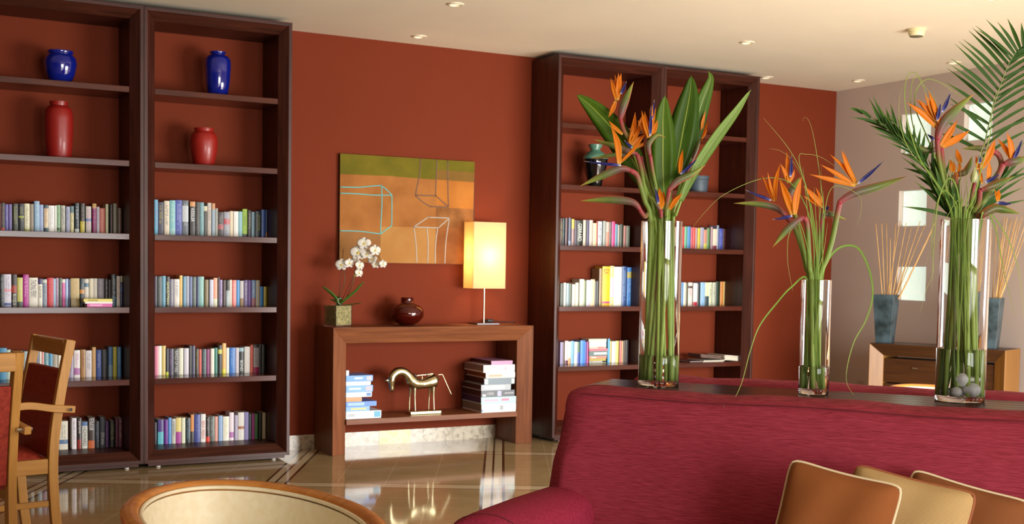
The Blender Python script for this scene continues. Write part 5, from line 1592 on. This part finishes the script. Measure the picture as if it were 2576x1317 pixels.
strelitzia(V1, 'central upright orange flower cluster of the left vase, folded grey-green spathe beneath', [(1636, 392), (1642, 430), (1652, 480), (1658, 520)], -.03, (1660, 557), 4.0,
           [(1634, 386), (1632, 362), (1652, 340), (1675, 346)], [((1632, 346), (1614, 277)), ((1632, 346), (1621, 279)), ((1634, 346), (1634, 273)), ((1635, 346), (1642, 262), .01), ((1640, 344), (1650, 270), .014), ((1630, 348), (1604, 302), .012), ((1638, 345), (1655, 300), .018)],
           [((1635, 342), (1638, 266)), ((1640, 300), (1646, 250))], group=G1, rs=.0062, bulge=.012)
strelitzia(V1, 'brownish spathe with one orange petal behind the flower cluster of the left vase', [(1622, 336), (1626, 380), (1640, 460)], .06, (1665, 557), 4.6,
           [(1620, 332), (1600, 326), (1577, 338)], [((1606, 324), (1616, 290), .016)], [], group=G1, rs=.006, bulge=.010)
strelitzia(V1, 'right orange flower of the left vase, dark blue tongue and brown right-pointing spathe', [(1683, 482), (1678, 510), (1676, 540)], -.06, (1676, 557), 5.2,
           [(1684, 476), (1706, 454), (1740, 438), (1775, 414)], [((1711, 437), (1718, 375), .018)], [((1712, 438), (1757, 397))], group=G1, bulge=.0155)
strelitzia(V1, 'orange flower seen edge-on behind the leaves at the right of the left vase', [(1738, 410), (1725, 450), (1705, 500)], .05, (1690, 557), 5.9,
           [(1740, 405), (1752, 370), (1766, 320)], [((1764, 335), (1775, 278), .012), ((1765, 345), (1781, 306), .01), ((1765, 348), (1779, 326), .012), ((1763, 352), (1768, 352), .008)], [], group=G1, bulge=.011)
strelitzia(V1, 'lowest central orange flower just above the rim of the left vase', [(1662, 530), (1663, 545)], -.045, (1664, 557), .9,
           [(1662, 530), (1650, 512), (1634, 490)], [((1662, 525), (1658, 471), .022), ((1664, 526), (1670, 480), .018), ((1684, 527), (1717, 485), .02)], [((1656, 512), (1648, 470))], group=G1, rs=.0065, bulge=.008)
strelitzia(V1, 'lowest left flower stalk of the left vase, spathe still closed and pointing left', [(1610, 528), (1622, 545)], -.03, (1634, 557), 1.7,
           [(1612, 530), (1590, 508), (1530, 502), (1458, 505)], [], [], group=G1, bulge=.0165)
def leaf(v, label, blade_pts, pet_pts, dd, rim, ang, wd, mat, group, hint=None, fold=.3, prof=None):
    path = stempath(v, pet_pts, dd, rim, ang)
    t = thing('strelitzia_leaf', label, 'leaf', path[0], 0, group)
    MB().tube(path, lambda q: .0068 - .0018 * q, PETI, 10).build('leaf_stalk', t, smooth=180)
    bp_ = [vp(v, x, y, dd + .0 * i) for i, (x, y) in enumerate(blade_pts)]
    pf = prof or (lambda q: math.sin(PI * min(1, .08 + .92 * q)) ** .7)
    MB().blade(crv(bp_, 8), lambda q: max(.001, wd * pf(q) * (1 if q < .97 else .6)), mat, hint or (-FW + UP * .1), .0012, fold).build('leaf_blade', t, smooth=180)
GL = 'broad leaves in the left vase'
leaf(V1, 'broad dark green leaf of the left vase leaning far to the left', [(1622, 470), (1590, 400), (1545, 330), (1495, 275), (1451, 237)], [(1622, 470), (1635, 510)], .08, (1650, 557), 2.6, .092, LEAF, GL, -FW - RT * .25)
leaf(V1, 'short upright green leaf in the middle of the left vase', [(1672, 505), (1668, 430), (1668, 340), (1668, 290), (1673, 240)], [(1672, 505), (1672, 530)], .02, (1672, 557), 3.4, .088, LEAF, GL)
leaf(V1, 'tallest broad dark leaf of the left vase with pale midrib', [(1690, 455), (1705, 400), (1720, 320), (1735, 240), (1739, 190)], [(1690, 455), (1685, 510)], .035, (1682, 557), 4.2, .098, LEAFD, GL, -FW - RT * .15)
leaf(V1, 'green leaf of the left vase with curled tip reaching the bookcase top', [(1722, 420), (1740, 350), (1762, 270), (1784, 210), (1787, 192), (1781, 178)], [(1722, 420), (1705, 490)], .045, (1690, 557), 5.0, .062, LEAF, GL, -FW + RT * .2)
leaf(V1, 'long narrow light green leaf of the left vase leaning right', [(1712, 505), (1745, 430), (1800, 345), (1850, 280), (1878, 240), (1890, 225)], [(1712, 505), (1700, 540)], -.02, (1694, 557), 5.7, .042, LEAFL, GL, -FW + RT * .3 - UP * .2, .5)
# sheath leaf inside the left vase
def grass(v, pts, wd=.0045, label='thin green grass blade', group=None, dd=0.0, ang=None, mat=None, dds=None, start_inside=True, hint=None):
    """pixel points from the vase outwards"""
    P = [vp(v, x, y, (dds[i] if dds else dd)) for i, (x, y) in enumerate(pts)]
    if start_inside:
        B = bottom(v, ang if ang is not None else rnd.uniform(0, 6.28), .6)
        rp = inside(v, Vector((P[0].x, P[0].y, v.top + .002)), v.ri * .92)
        P = [B, inside(v, rp.lerp(B, .45), v.ri * .9), rp] + P[1:]
    mb = MB().blade(crv(P, 8), lambda q: wd * (1 - q ** 3) * (.7 + .3 * min(1, q * 5)) + .0005, mat or GRASS, hint or -FW, .0006, .3)
    return single(mb, 'grass_blade', label, 'grass blade', P[0], group, smooth=180)
G2 = 'bird of paradise flowers in the middle vase'
strelitzia(V2, 'largest flower of the middle vase, four orange petals and long right-pointing spathe', [(2112, 512), (2106, 540), (2094, 600), (2080, 650)], -.02, (2062, 703), .3,
           [(2116, 505), (2150, 486), (2210, 468), (2281, 443)], [((2151, 467), (2035, 438), .017), ((2151, 467), (2063, 413), .017), ((2152, 466), (2087, 387), .019), ((2154, 465), (2116, 376), .021), ((2152, 466), (2121, 378), .012)], [((2158, 462), (2226, 402))], group=G2, rs=.0085, bulge=.019)
strelitzia(V2, 'left flower of the middle vase, green spathe pointing left with blue tongue', [(1980, 548), (2000, 575), (2018, 630), (2028, 675)], .02, (2036, 703), 2.4,
           [(1980, 546), (1950, 522), (1900, 512), (1845, 511)], [((1947, 506), (1917, 441), .013), ((1948, 505), (1931, 432), .012), ((1950, 505), (1963, 411), .017)], [((1940, 504), (1874, 477))], group=G2, bulge=.0135)
strelitzia(V2, 'front flower of the middle vase, two wide orange petals, spathe drooping left', [(2022, 548), (2030, 562), (2034, 620), (2036, 675)], -.04, (2040, 703), 3.9,
           [(2022, 546), (2004, 556), (1975, 582), (1943, 622)], [((1994, 540), (1960, 447), .026), ((1998, 540), (2017, 444), .024)], [((1993, 543), (1942, 552))], group=G2, rs=.008, bulge=.015)
strelitzia(V2, 'rear flower of the middle vase, upright petals and dark blue tongue', [(1990, 500), (2005, 560), (2024, 640)], .05, (2034, 703), 1.6,
           [(1986, 492), (1998, 470), (2014, 444)], [((1984, 458), (1979, 381), .014), ((1986, 458), (1999, 426), .012), ((1982, 460), (1963, 411), .015)], [((1988, 445), (1992, 388))], group=G2, bulge=.016)
strelitzia(V2, 'flower of the middle vase with pinkish-white spathe, petals pointing up left', [(2066, 556), (2062, 600), (2056, 660)], .03, (2052, 703), .9,
           [(2066, 552), (2080, 538), (2129, 552)], [((2070, 520), (2020, 466), .02), ((2070, 521), (2020, 493), .016), ((2068, 518), (2052, 470), .012)], [((2076, 526), (2086, 518))], group=G2, bulge=.0135)
GG2 = 'grass blades in the middle vase'
grass(V2, [(2026, 703), (1990, 722), (1955, 760), (1911, 818), (1887, 882), (1866, 961), (1845, 1005), (1826, 1023), (1820, 1018)], .0075, 'grass blade arching down left from the middle vase over the sofa back', dds=[0, -.03, -.06, -.1, -.15, -.2, -.27, -.33, -.34], ang=3.0)
grass(V2, [(2068, 703), (2082, 655), (2108, 625), (2140, 617), (2165, 632), (2188, 685), (2195, 745), (2178, 805), (2148, 860), (2130, 930), (2133, 970), (2161, 1008)], .008, 'long S-curved grass blade hanging right of the middle vase down to the table', dds=[0] + [-.01] * 10 + [-.03], ang=.2)
grass(V2, [(2057, 703), (2048, 560), (2022, 450), (1985, 375), (1920, 296)], .0042, 'fine grass blade of the middle vase ending high at upper left', dd=.03)
grass(V2, [(2062, 703), (2073, 560), (2062, 440), (2047, 345), (2035, 304), (2024, 295), (2019, 304)], .004, 'grass blade of the middle vase with small hooked tip at the top', dd=.02)
grass(V2, [(2056, 703), (2048, 560), (2024, 460), (1990, 400), (1960, 378), (1936, 374)], .0035, 'fine grass blade arching left below the highest one, middle vase', dd=.04)
grass(V2, [(2050, 703), (2040, 560), (2005, 478), (1965, 450), (1905, 452), (1820, 490), (1772, 535), (1742, 572)], .0035, 'long fine grass blade sweeping left toward the rightmost bookcase, middle vase', dd=.03)
grass(V2, [(2060, 703), (2038, 520), (2010, 400), (2030, 388), (2065, 395), (2100, 418)], .004, 'grass blade arching right over the petals of the largest flower, middle vase', dd=-.05)
grass(V2, [(2046, 703), (2012, 560), (1985, 590), (1981, 650), (1988, 700), (1995, 732)], .003, 'thin grass blade hanging straight down at the left of the middle vase', dd=-.05)
grass(V2, [(2068, 703), (2072, 560), (2095, 470), (2160, 490), (2166, 530), (2157, 568)], .003, 'curling thin grass blade hanging beneath the large spathe of the middle vase', dd=-.05)
up_ = ((2020, 420, -8), (2035, 500, 0), (2048, 470, 4), (2060, 505, 6), (2072, 480, 8), (2040, 540, -2), (2055, 555, 2), (2082, 560, 6), (2090, 620, 10), (2030, 560, -6), (2066, 420, 3), (2098, 560, 8))
for i, (x, y, b_) in enumerate(up_):
    grass(V2, [(2050 + b_, 703), ((2050 + b_ + x) / 2 + 3, (703 + y) / 2), (x, y)], .0042, 'upright grass blade in the small middle vase, tip %s from left' % ORD[sorted(q[0] for q in up_).index(x)], GG2, dd=rnd.uniform(-.03, .03))
P = V2.c + Vector((-.012, -.02, V2.zb - V2.c.z))
sh = [(.0001, 0), (.0085, .002), (.0095, .006), (.006, .009), (.0078, .012), (.0075, .015), (.0045, .018), (.005, .021), (.002, .026), (.0001, .03)]
single(MB().lathe(sh, plain('c89a78', .5, 0, 'shell', .2, 0, 200), P, 20), 'seashell', 'small spiral seashell lying in the water of the middle vase', 'shell', P, smooth=180)

# right vase
G3 = 'bird of paradise flowers in the right vase'
strelitzia(V3, 'uppermost flower of the right vase, big green spathe pointing upper right', [(2358, 350), (2362, 400), (2375, 460), (2392, 510)], -.02, (2402, 553), 2.3,
           [(2357, 352), (2372, 310), (2410, 270), (2450, 236)], [((2361, 308), (2336, 229), .022), ((2361, 308), (2326, 235), .018), ((2360, 308), (2311, 249), .018), ((2358, 312), (2303, 248), .015), ((2354, 320), (2281, 257), .022)],
           [((2370, 282), (2393, 229)), ((2356, 304), (2367, 255))], group=G3, bulge=.02)
strelitzia(V3, 'orange flower with two wide petals below the uppermost one, right vase', [(2368, 372), (2374, 430), (2388, 500)], .02, (2398, 553), 1.7,
           [(2366, 372), (2330, 378), (2281, 358)], [((2366, 368), (2409, 301), .022), ((2368, 369), (2440, 328), .024), ((2366, 368), (2398, 322), .016)], [((2350, 352), (2332, 336))], group=G3, bulge=.012)
strelitzia(V3, 'rightmost flower of the right vase, spathe leaving the picture', [(2524, 412), (2512, 440), (2492, 480), (2462, 525)], -.03, (2445, 553), .2,
           [(2526, 412), (2555, 405), (2592, 396)], [((2545, 403), (2509, 348), .014), ((2545, 403), (2533, 332), .021)], [((2549, 402), (2573, 346))], group=G3, rs=.0085, bulge=.0175)
strelitzia(V3, 'flower of the right vase whose pink spathe points left above the palm leaves', [(2497, 380), (2512, 390), (2519, 412), (2510, 440), (2470, 510)], .0, (2440, 553), .8,
           [(2500, 381), (2470, 372), (2418, 374)], [], [], group=G3, rs=.008, bulge=.011)
strelitzia(V3, 'central flower of the right vase with a large upright orange petal', [(2466, 476), (2462, 510), (2450, 530)], -.06, (2440, 553), 4.9,
           [(2467, 478), (2500, 466), (2553, 443)], [((2468, 424), (2504, 348), .024), ((2484, 452), (2489, 405), .022), ((2459, 426), (2455, 390), .014), ((2470, 462), (2462, 418), .012)], [((2479, 459), (2518, 435)), ((2463, 410), (2463, 388))], group=G3, dark=True, bulge=.014)
strelitzia(V3, 'lowest right flower of the right vase, thick orange-edged spathe near the rim', [(2478, 540), (2465, 548)], -.05, (2450, 553), 5.6,
           [(2470, 541), (2500, 524), (2530, 528), (2566, 537)], [((2508, 506), (2502, 477), .014), ((2509, 506), (2512, 475), .013)], [((2508, 510), (2550, 512))], group=G3, dark=True, bulge=.0185)
strelitzia(V3, 'partly hidden orange petals at the left of the right vase', [(2402, 440), (2408, 480), (2412, 520)], .02, (2414, 553), 3.0,
           [(2402, 440), (2430, 430), (2446, 392)], [((2398, 434), (2389, 400), .022), ((2410, 436), (2412, 404), .012), ((2400, 460), (2408, 430), .018), ((2417, 410), (2405, 372), .016)], [], group=G3, dark=True, bulge=.014)
# closed bud on a red stem
pth = stempath(V3, [(2451, 455), (2447, 480), (2442, 518)], -.085, (2436, 553), 4.3)
t = thing('flower_bud', 'pale green closed flower bud on a red stem, front of the right vase', 'flower bud', pth[0])
MB().tube(pth, lambda q: .0062, STEM, 10).build('stem', t, smooth=180)
bb = vp(V3, 2451, 444, -.085)
MB().lathe([(.0001, -.02), (.008, -.018), (.0115, -.008), (.0115, .004), (.008, .014), (.003, .022), (.0001, .03)], plain('c8cc9c', .45, 0, 'bud_skin', .12), bb, 18).build('bud', t, smooth=180)
def frond(v, label, rachis, tipsA, dd, rim, ang, wd, group=None, dds=None):
    path = stempath(v, rachis[::-1][-0:][::1] if False else list(reversed(rachis)), dd, rim, ang)
    t = thing('palm_frond', label, 'palm frond', path[0], 0, group)
    MB().tube(path, lambda q: .0042 - .0032 * q, PALMR, 8).build('rachis', t, smooth=180)
    for (b_, tp, w_, d2) in tipsA:
        a, e = vp(v, b_[0], b_[1], dd * .9), vp(v, tp[0], tp[1], dd + d2)
        sag = -UP * .03 * (e - a).length
        MB().blade(crv([a, a.lerp(e, .5) - sag, e], 6), lambda q, w_=w_: w_ * (.35 + .65 * math.sin(PI * min(1, q * .8 + .15))) * (1 - q ** 4) + .0004, PALM, -FW + RT * rnd.uniform(-.4, .4) + UP * rnd.uniform(-.3, .3), .0007, .5).build('leaflet', t, smooth=180)
    return t
# tall frond leaning out of the picture at the right
rach = [(2432, 545), (2452, 470), (2476, 364), (2496, 280), (2514, 223), (2538, 159), (2559, 129), (2590, 108)]
def rp_(f):
    L_ = rach[1:]; x = f * (len(L_) - 1); i = min(int(x), len(L_) - 2); q = x - i
    return (L_[i][0] * (1 - q) + L_[i + 1][0] * q, L_[i][1] * (1 - q) + L_[i + 1][1] * q)
lf = []
tl = [(2350, 330), (2362, 300), (2382, 240), (2390, 262), (2376, 205), (2382, 171), (2388, 160), (2392, 147), (2402, 110), (2412, 104), (2422, 98), (2436, 76), (2446, 70), (2454, 64), (2458, 74), (2480, 48), (2508, 54), (2534, 46), (2569, 56)]
for i, tpt in enumerate(tl):
    f = .14 + .78 * i / (len(tl) - 1); b_ = rp_(f); lf.append((b_, tpt, .0115, rnd.uniform(-.04, .04)))
for i in range(22):
    f = .12 + .86 * i / 21; b_ = rp_(f); L_ = 150 - 60 * f
    lf.append((b_, (b_[0] + L_, b_[1] - L_ * (.55 + .15 * math.sin(i * 2.1))), .0095, rnd.uniform(-.03, .05)))
frond(V3, 'tall palm frond rising to the upper right corner from the right vase', rach, lf, .06, (2434, 553), 1.0, .01)
# left frond
rach = [(2398, 545), (2372, 490), (2342, 430), (2300, 385), (2260, 350), (2215, 310), (2170, 285)]
lf = []
ends = [((2170, 285), (2136, 271)), ((2190, 296), (2156, 272)), ((2215, 312), (2193, 267)), ((2225, 318), (2209, 267)), ((2245, 335), (2228, 270)), ((2262, 352), (2239, 257)), ((2270, 360), (2262, 285)), ((2285, 372), (2280, 300)), ((2296, 380), (2300, 310)),
        ((2305, 390), (2316, 320)), ((2315, 398), (2328, 330)), ((2325, 410), (2345, 350)), ((2335, 420), (2232, 290)), ((2320, 402), (2212, 281)), ((2342, 430), (2272, 385)), ((2350, 450), (2273, 422)), ((2362, 470), (2268, 395)), ((2372, 490), (2300, 440)), ((2380, 505), (2350, 410)),
        ((2348, 440), (2360, 370)), ((2355, 455), (2376, 390)), ((2366, 475), (2392, 400)), ((2376, 495), (2398, 430)), ((2386, 515), (2420, 440)), ((2340, 430), (2250, 330)), ((2310, 392), (2190, 290)), ((2332, 415), (2290, 345)), ((2378, 500), (2310, 470)), ((2368, 480), (2335, 400)), ((2384, 512), (2365, 420))]
for b_, tpt in ends: lf.append((b_, tpt, .0105, rnd.uniform(-.05, .05)))
for i in range(34):
    x = 1.0 + 4.0 * i / 33; j = min(int(x), len(rach) - 2); q = x - j
    bx_, by_ = rach[j][0] * (1 - q) + rach[j + 1][0] * q, rach[j][1] * (1 - q) + rach[j + 1][1] * q
    dx_, dy_ = rach[j + 1][0] - rach[j][0], rach[j + 1][1] - rach[j][1]; n_ = math.hypot(dx_, dy_)
    a_ = math.radians((14 + 16 * rnd.random()) * (1 if i % 3 else -.8)); L_ = rnd.uniform(60, 95)
    ex_, ey_ = (dx_ * math.cos(a_) - dy_ * math.sin(a_)) / n_, (dx_ * math.sin(a_) + dy_ * math.cos(a_)) / n_
    lf.append(((bx_, by_), (bx_ + ex_ * L_, by_ + ey_ * L_), .0075, rnd.uniform(-.05, .05)))
frond(V3, 'palm frond of the right vase spreading to the upper left', rach, lf, .03, (2400, 553), 2.8, .01)
# low fronds
rach = [(2395, 548), (2375, 520), (2350, 470), (2335, 430)]
lf = [((2395, 545), (2269, 519), .011, -.02), ((2390, 540), (2300, 455), .013, 0), ((2385, 530), (2320, 440), .015, .02), ((2380, 525), (2335, 420), .016, .0), ((2375, 515), (2352, 415), .016, -.02), ((2385, 530), (2370, 420), .015, .02), ((2392, 540), (2385, 430), .015, 0), ((2396, 545), (2400, 440), .014, -.03), ((2398, 546), (2415, 450), .013, .02), ((2382, 525), (2290, 400), .012, .03), ((2388, 535), (2345, 460), .016, -.04), ((2396, 545), (2372, 470), .016, -.05)]
frond(V3, 'short dark palm frond crowding the left half of the right vase mouth', rach, lf, -.01, (2398, 553), 3.6, .012)
rach = [(2440, 545), (2475, 500), (2510, 465), (2550, 430)]
lf = [((2445, 542), (2576, 470), .011, .05), ((2455, 530), (2585, 440), .011, .0), ((2470, 508), (2592, 410), .012, .03), ((2485, 492), (2590, 380), .012, .0), ((2500, 478), (2580, 350), .011, .04), ((2515, 463), (2596, 430), .01, 0), ((2450, 538), (2530, 430), .013, .04), ((2460, 522), (2520, 410), .012, .06), ((2445, 545), (2500, 440), .013, .02), ((2440, 548), (2470, 440), .013, .05), ((2450, 540), (2590, 500), .010, 0)]
frond(V3, 'short palm frond of the right vase spreading low to the right', rach, lf, .05, (2440, 553), .4, .011)
gb = lambda pts, lb, **k: grass(V3, pts, k.pop('wd', .0052), lb, **k)
gb([(2395, 553), (2360, 470), (2312, 395), (2282, 300), (2276, 230), (2284, 190), (2296, 182), (2312, 192), (2332, 245), (2356, 320)], 'grass blade of the right vase making the highest narrow loop', dd=-.04)
gb([(2398, 553), (2350, 450), (2290, 380), (2266, 320), (2262, 255), (2275, 202)], 'grass blade of the right vase bowing out left beside the high loop', dd=-.03)
gb([(2404, 553), (2370, 440), (2330, 340), (2302, 270), (2306, 225), (2330, 200), (2362, 206), (2402, 232), (2440, 262), (2474, 310)], 'grass blade of the right vase arching over to the tall palm frond', dd=.02)
gb([(2392, 553), (2360, 500), (2300, 330), (2290, 240), (2302, 192), (2320, 210), (2350, 250), (2365, 300)], 'grass blade of the right vase looping behind the uppermost flower', dd=.05)
gb([(2402, 553), (2398, 500), (2372, 480), (2352, 530), (2344, 610), (2348, 680), (2330, 730), (2314, 787)], 'grass blade hanging furthest down left of the right vase', dd=-.09, wd=.0042)
gb([(2408, 553), (2406, 470), (2385, 450), (2362, 500), (2352, 580), (2346, 690), (2343, 730)], 'grass blade hanging closely along the left wall of the right vase', dd=-.095)
gb([(2412, 553), (2420, 500), (2396, 520), (2370, 575), (2358, 610), (2338, 640), (2327, 668)], 'pale grass blade curling down left of the right vase rim', dd=-.1, wd=.0038)
gb([(2468, 553), (2474, 540), (2482, 534), (2492, 545), (2508, 590), (2525, 680), (2545, 760), (2557, 799)], 'grass blade hanging over the right side of the right vase', dd=-.06)
gb([(2472, 553), (2484, 536), (2506, 552), (2540, 610), (2562, 680), (2572, 760), (2574, 800)], 'outermost grass blade hanging at the right picture edge', dd=-.04)
gb([(2430, 553), (2450, 500), (2470, 420), (2490, 340), (2500, 250), (2532, 200)], 'upright grass blade crossing the big central petal of the right vase', dd=-.1)
gb([(2425, 553), (2440, 480), (2462, 400), (2478, 360), (2508, 310)], 'second upright blade left of the first, crossing the central flower of the right vase', dd=-.1)
for i in range(12):
    x = 2380 + i * 8 + rnd.uniform(-4, 4)
    gb([(2392 + i * 4, 553), (x - 3, 500), (x + rnd.uniform(-14, 14), 410 + rnd.uniform(-20, 50))], 'upright grass blade %s from left inside the dense bunch of the right vase' % ORD[i], group='grass blades in the right vase', dd=rnd.uniform(-.07, .04))
for i in range(4):
    a = i * 1.7 + .3; p_ = stempath(V3, [(2395 + i * 14, 520)], rnd.uniform(-.03, .03), (2393 + i * 14, 553), a)
    single(MB().tube(p_, .0036, PETI, 8), 'stalk', 'thin green stalk in the right vase, %s from left at its rim' % ORD[i], 'stalk', p_[0], 'green stalks in the right vase', smooth=180)
PEB = plain('fefcf6', .5, 0, 'white_stone', .12, 0, 30)
for i, (dx, dy, dz, a, b_, c_, lb) in enumerate([(-.026, -.040, 0, .018, .015, .015, 'rounded white pebble at the bottom left of the right vase'), (.018, -.036, 0, .034, .024, .022, 'largest white pebble at the bottom front of the right vase'),
        (-.008, -.034, .032, .022, .018, .020, 'cream pebble lying on top of the others in the right vase'), (.026, -.016, .044, .020, .016, .010, 'flat white pebble on the largest one in the right vase'),
        (-.040, .0, 0, .014, .014, .012, 'white pebble against the left glass wall of the right vase'), (.046, .004, 0, .013, .015, .014, 'white pebble against the right glass wall of the right vase'), (.0, .02, 0, .022, .02, .016, 'white pebble at the back of the right vase bottom')]):
    c = V3.c + RT * dx + Vector((FW.x, FW.y, 0)) * dy; c.z = V3.zb + dz + c_
    mb = MB(); prof = [(max(.0001, math.sin(PI * q / 10)), -math.cos(PI * q / 10)) for q in range(11)]
    mb.lathe(prof, PEB, (0, 0, 0), 20, Matrix.Translation(c) @ Matrix.Rotation(i * 1.1, 4, 'Z') @ Matrix.Rotation(.15 * math.sin(i), 4, 'X') @ Matrix.Diagonal((a, b_, c_, 1)))
    for q in range(len(mb.v)):
        d = mb.v[q] - c; mb.v[q] = c + d * (1 + .05 * math.sin(d.x * 190 + i) * math.cos(d.y * 170))
    single(mb, 'pebble', lb, 'pebble', c - Vector((0, 0, c_)), 'pebbles in the right vase', smooth=180)
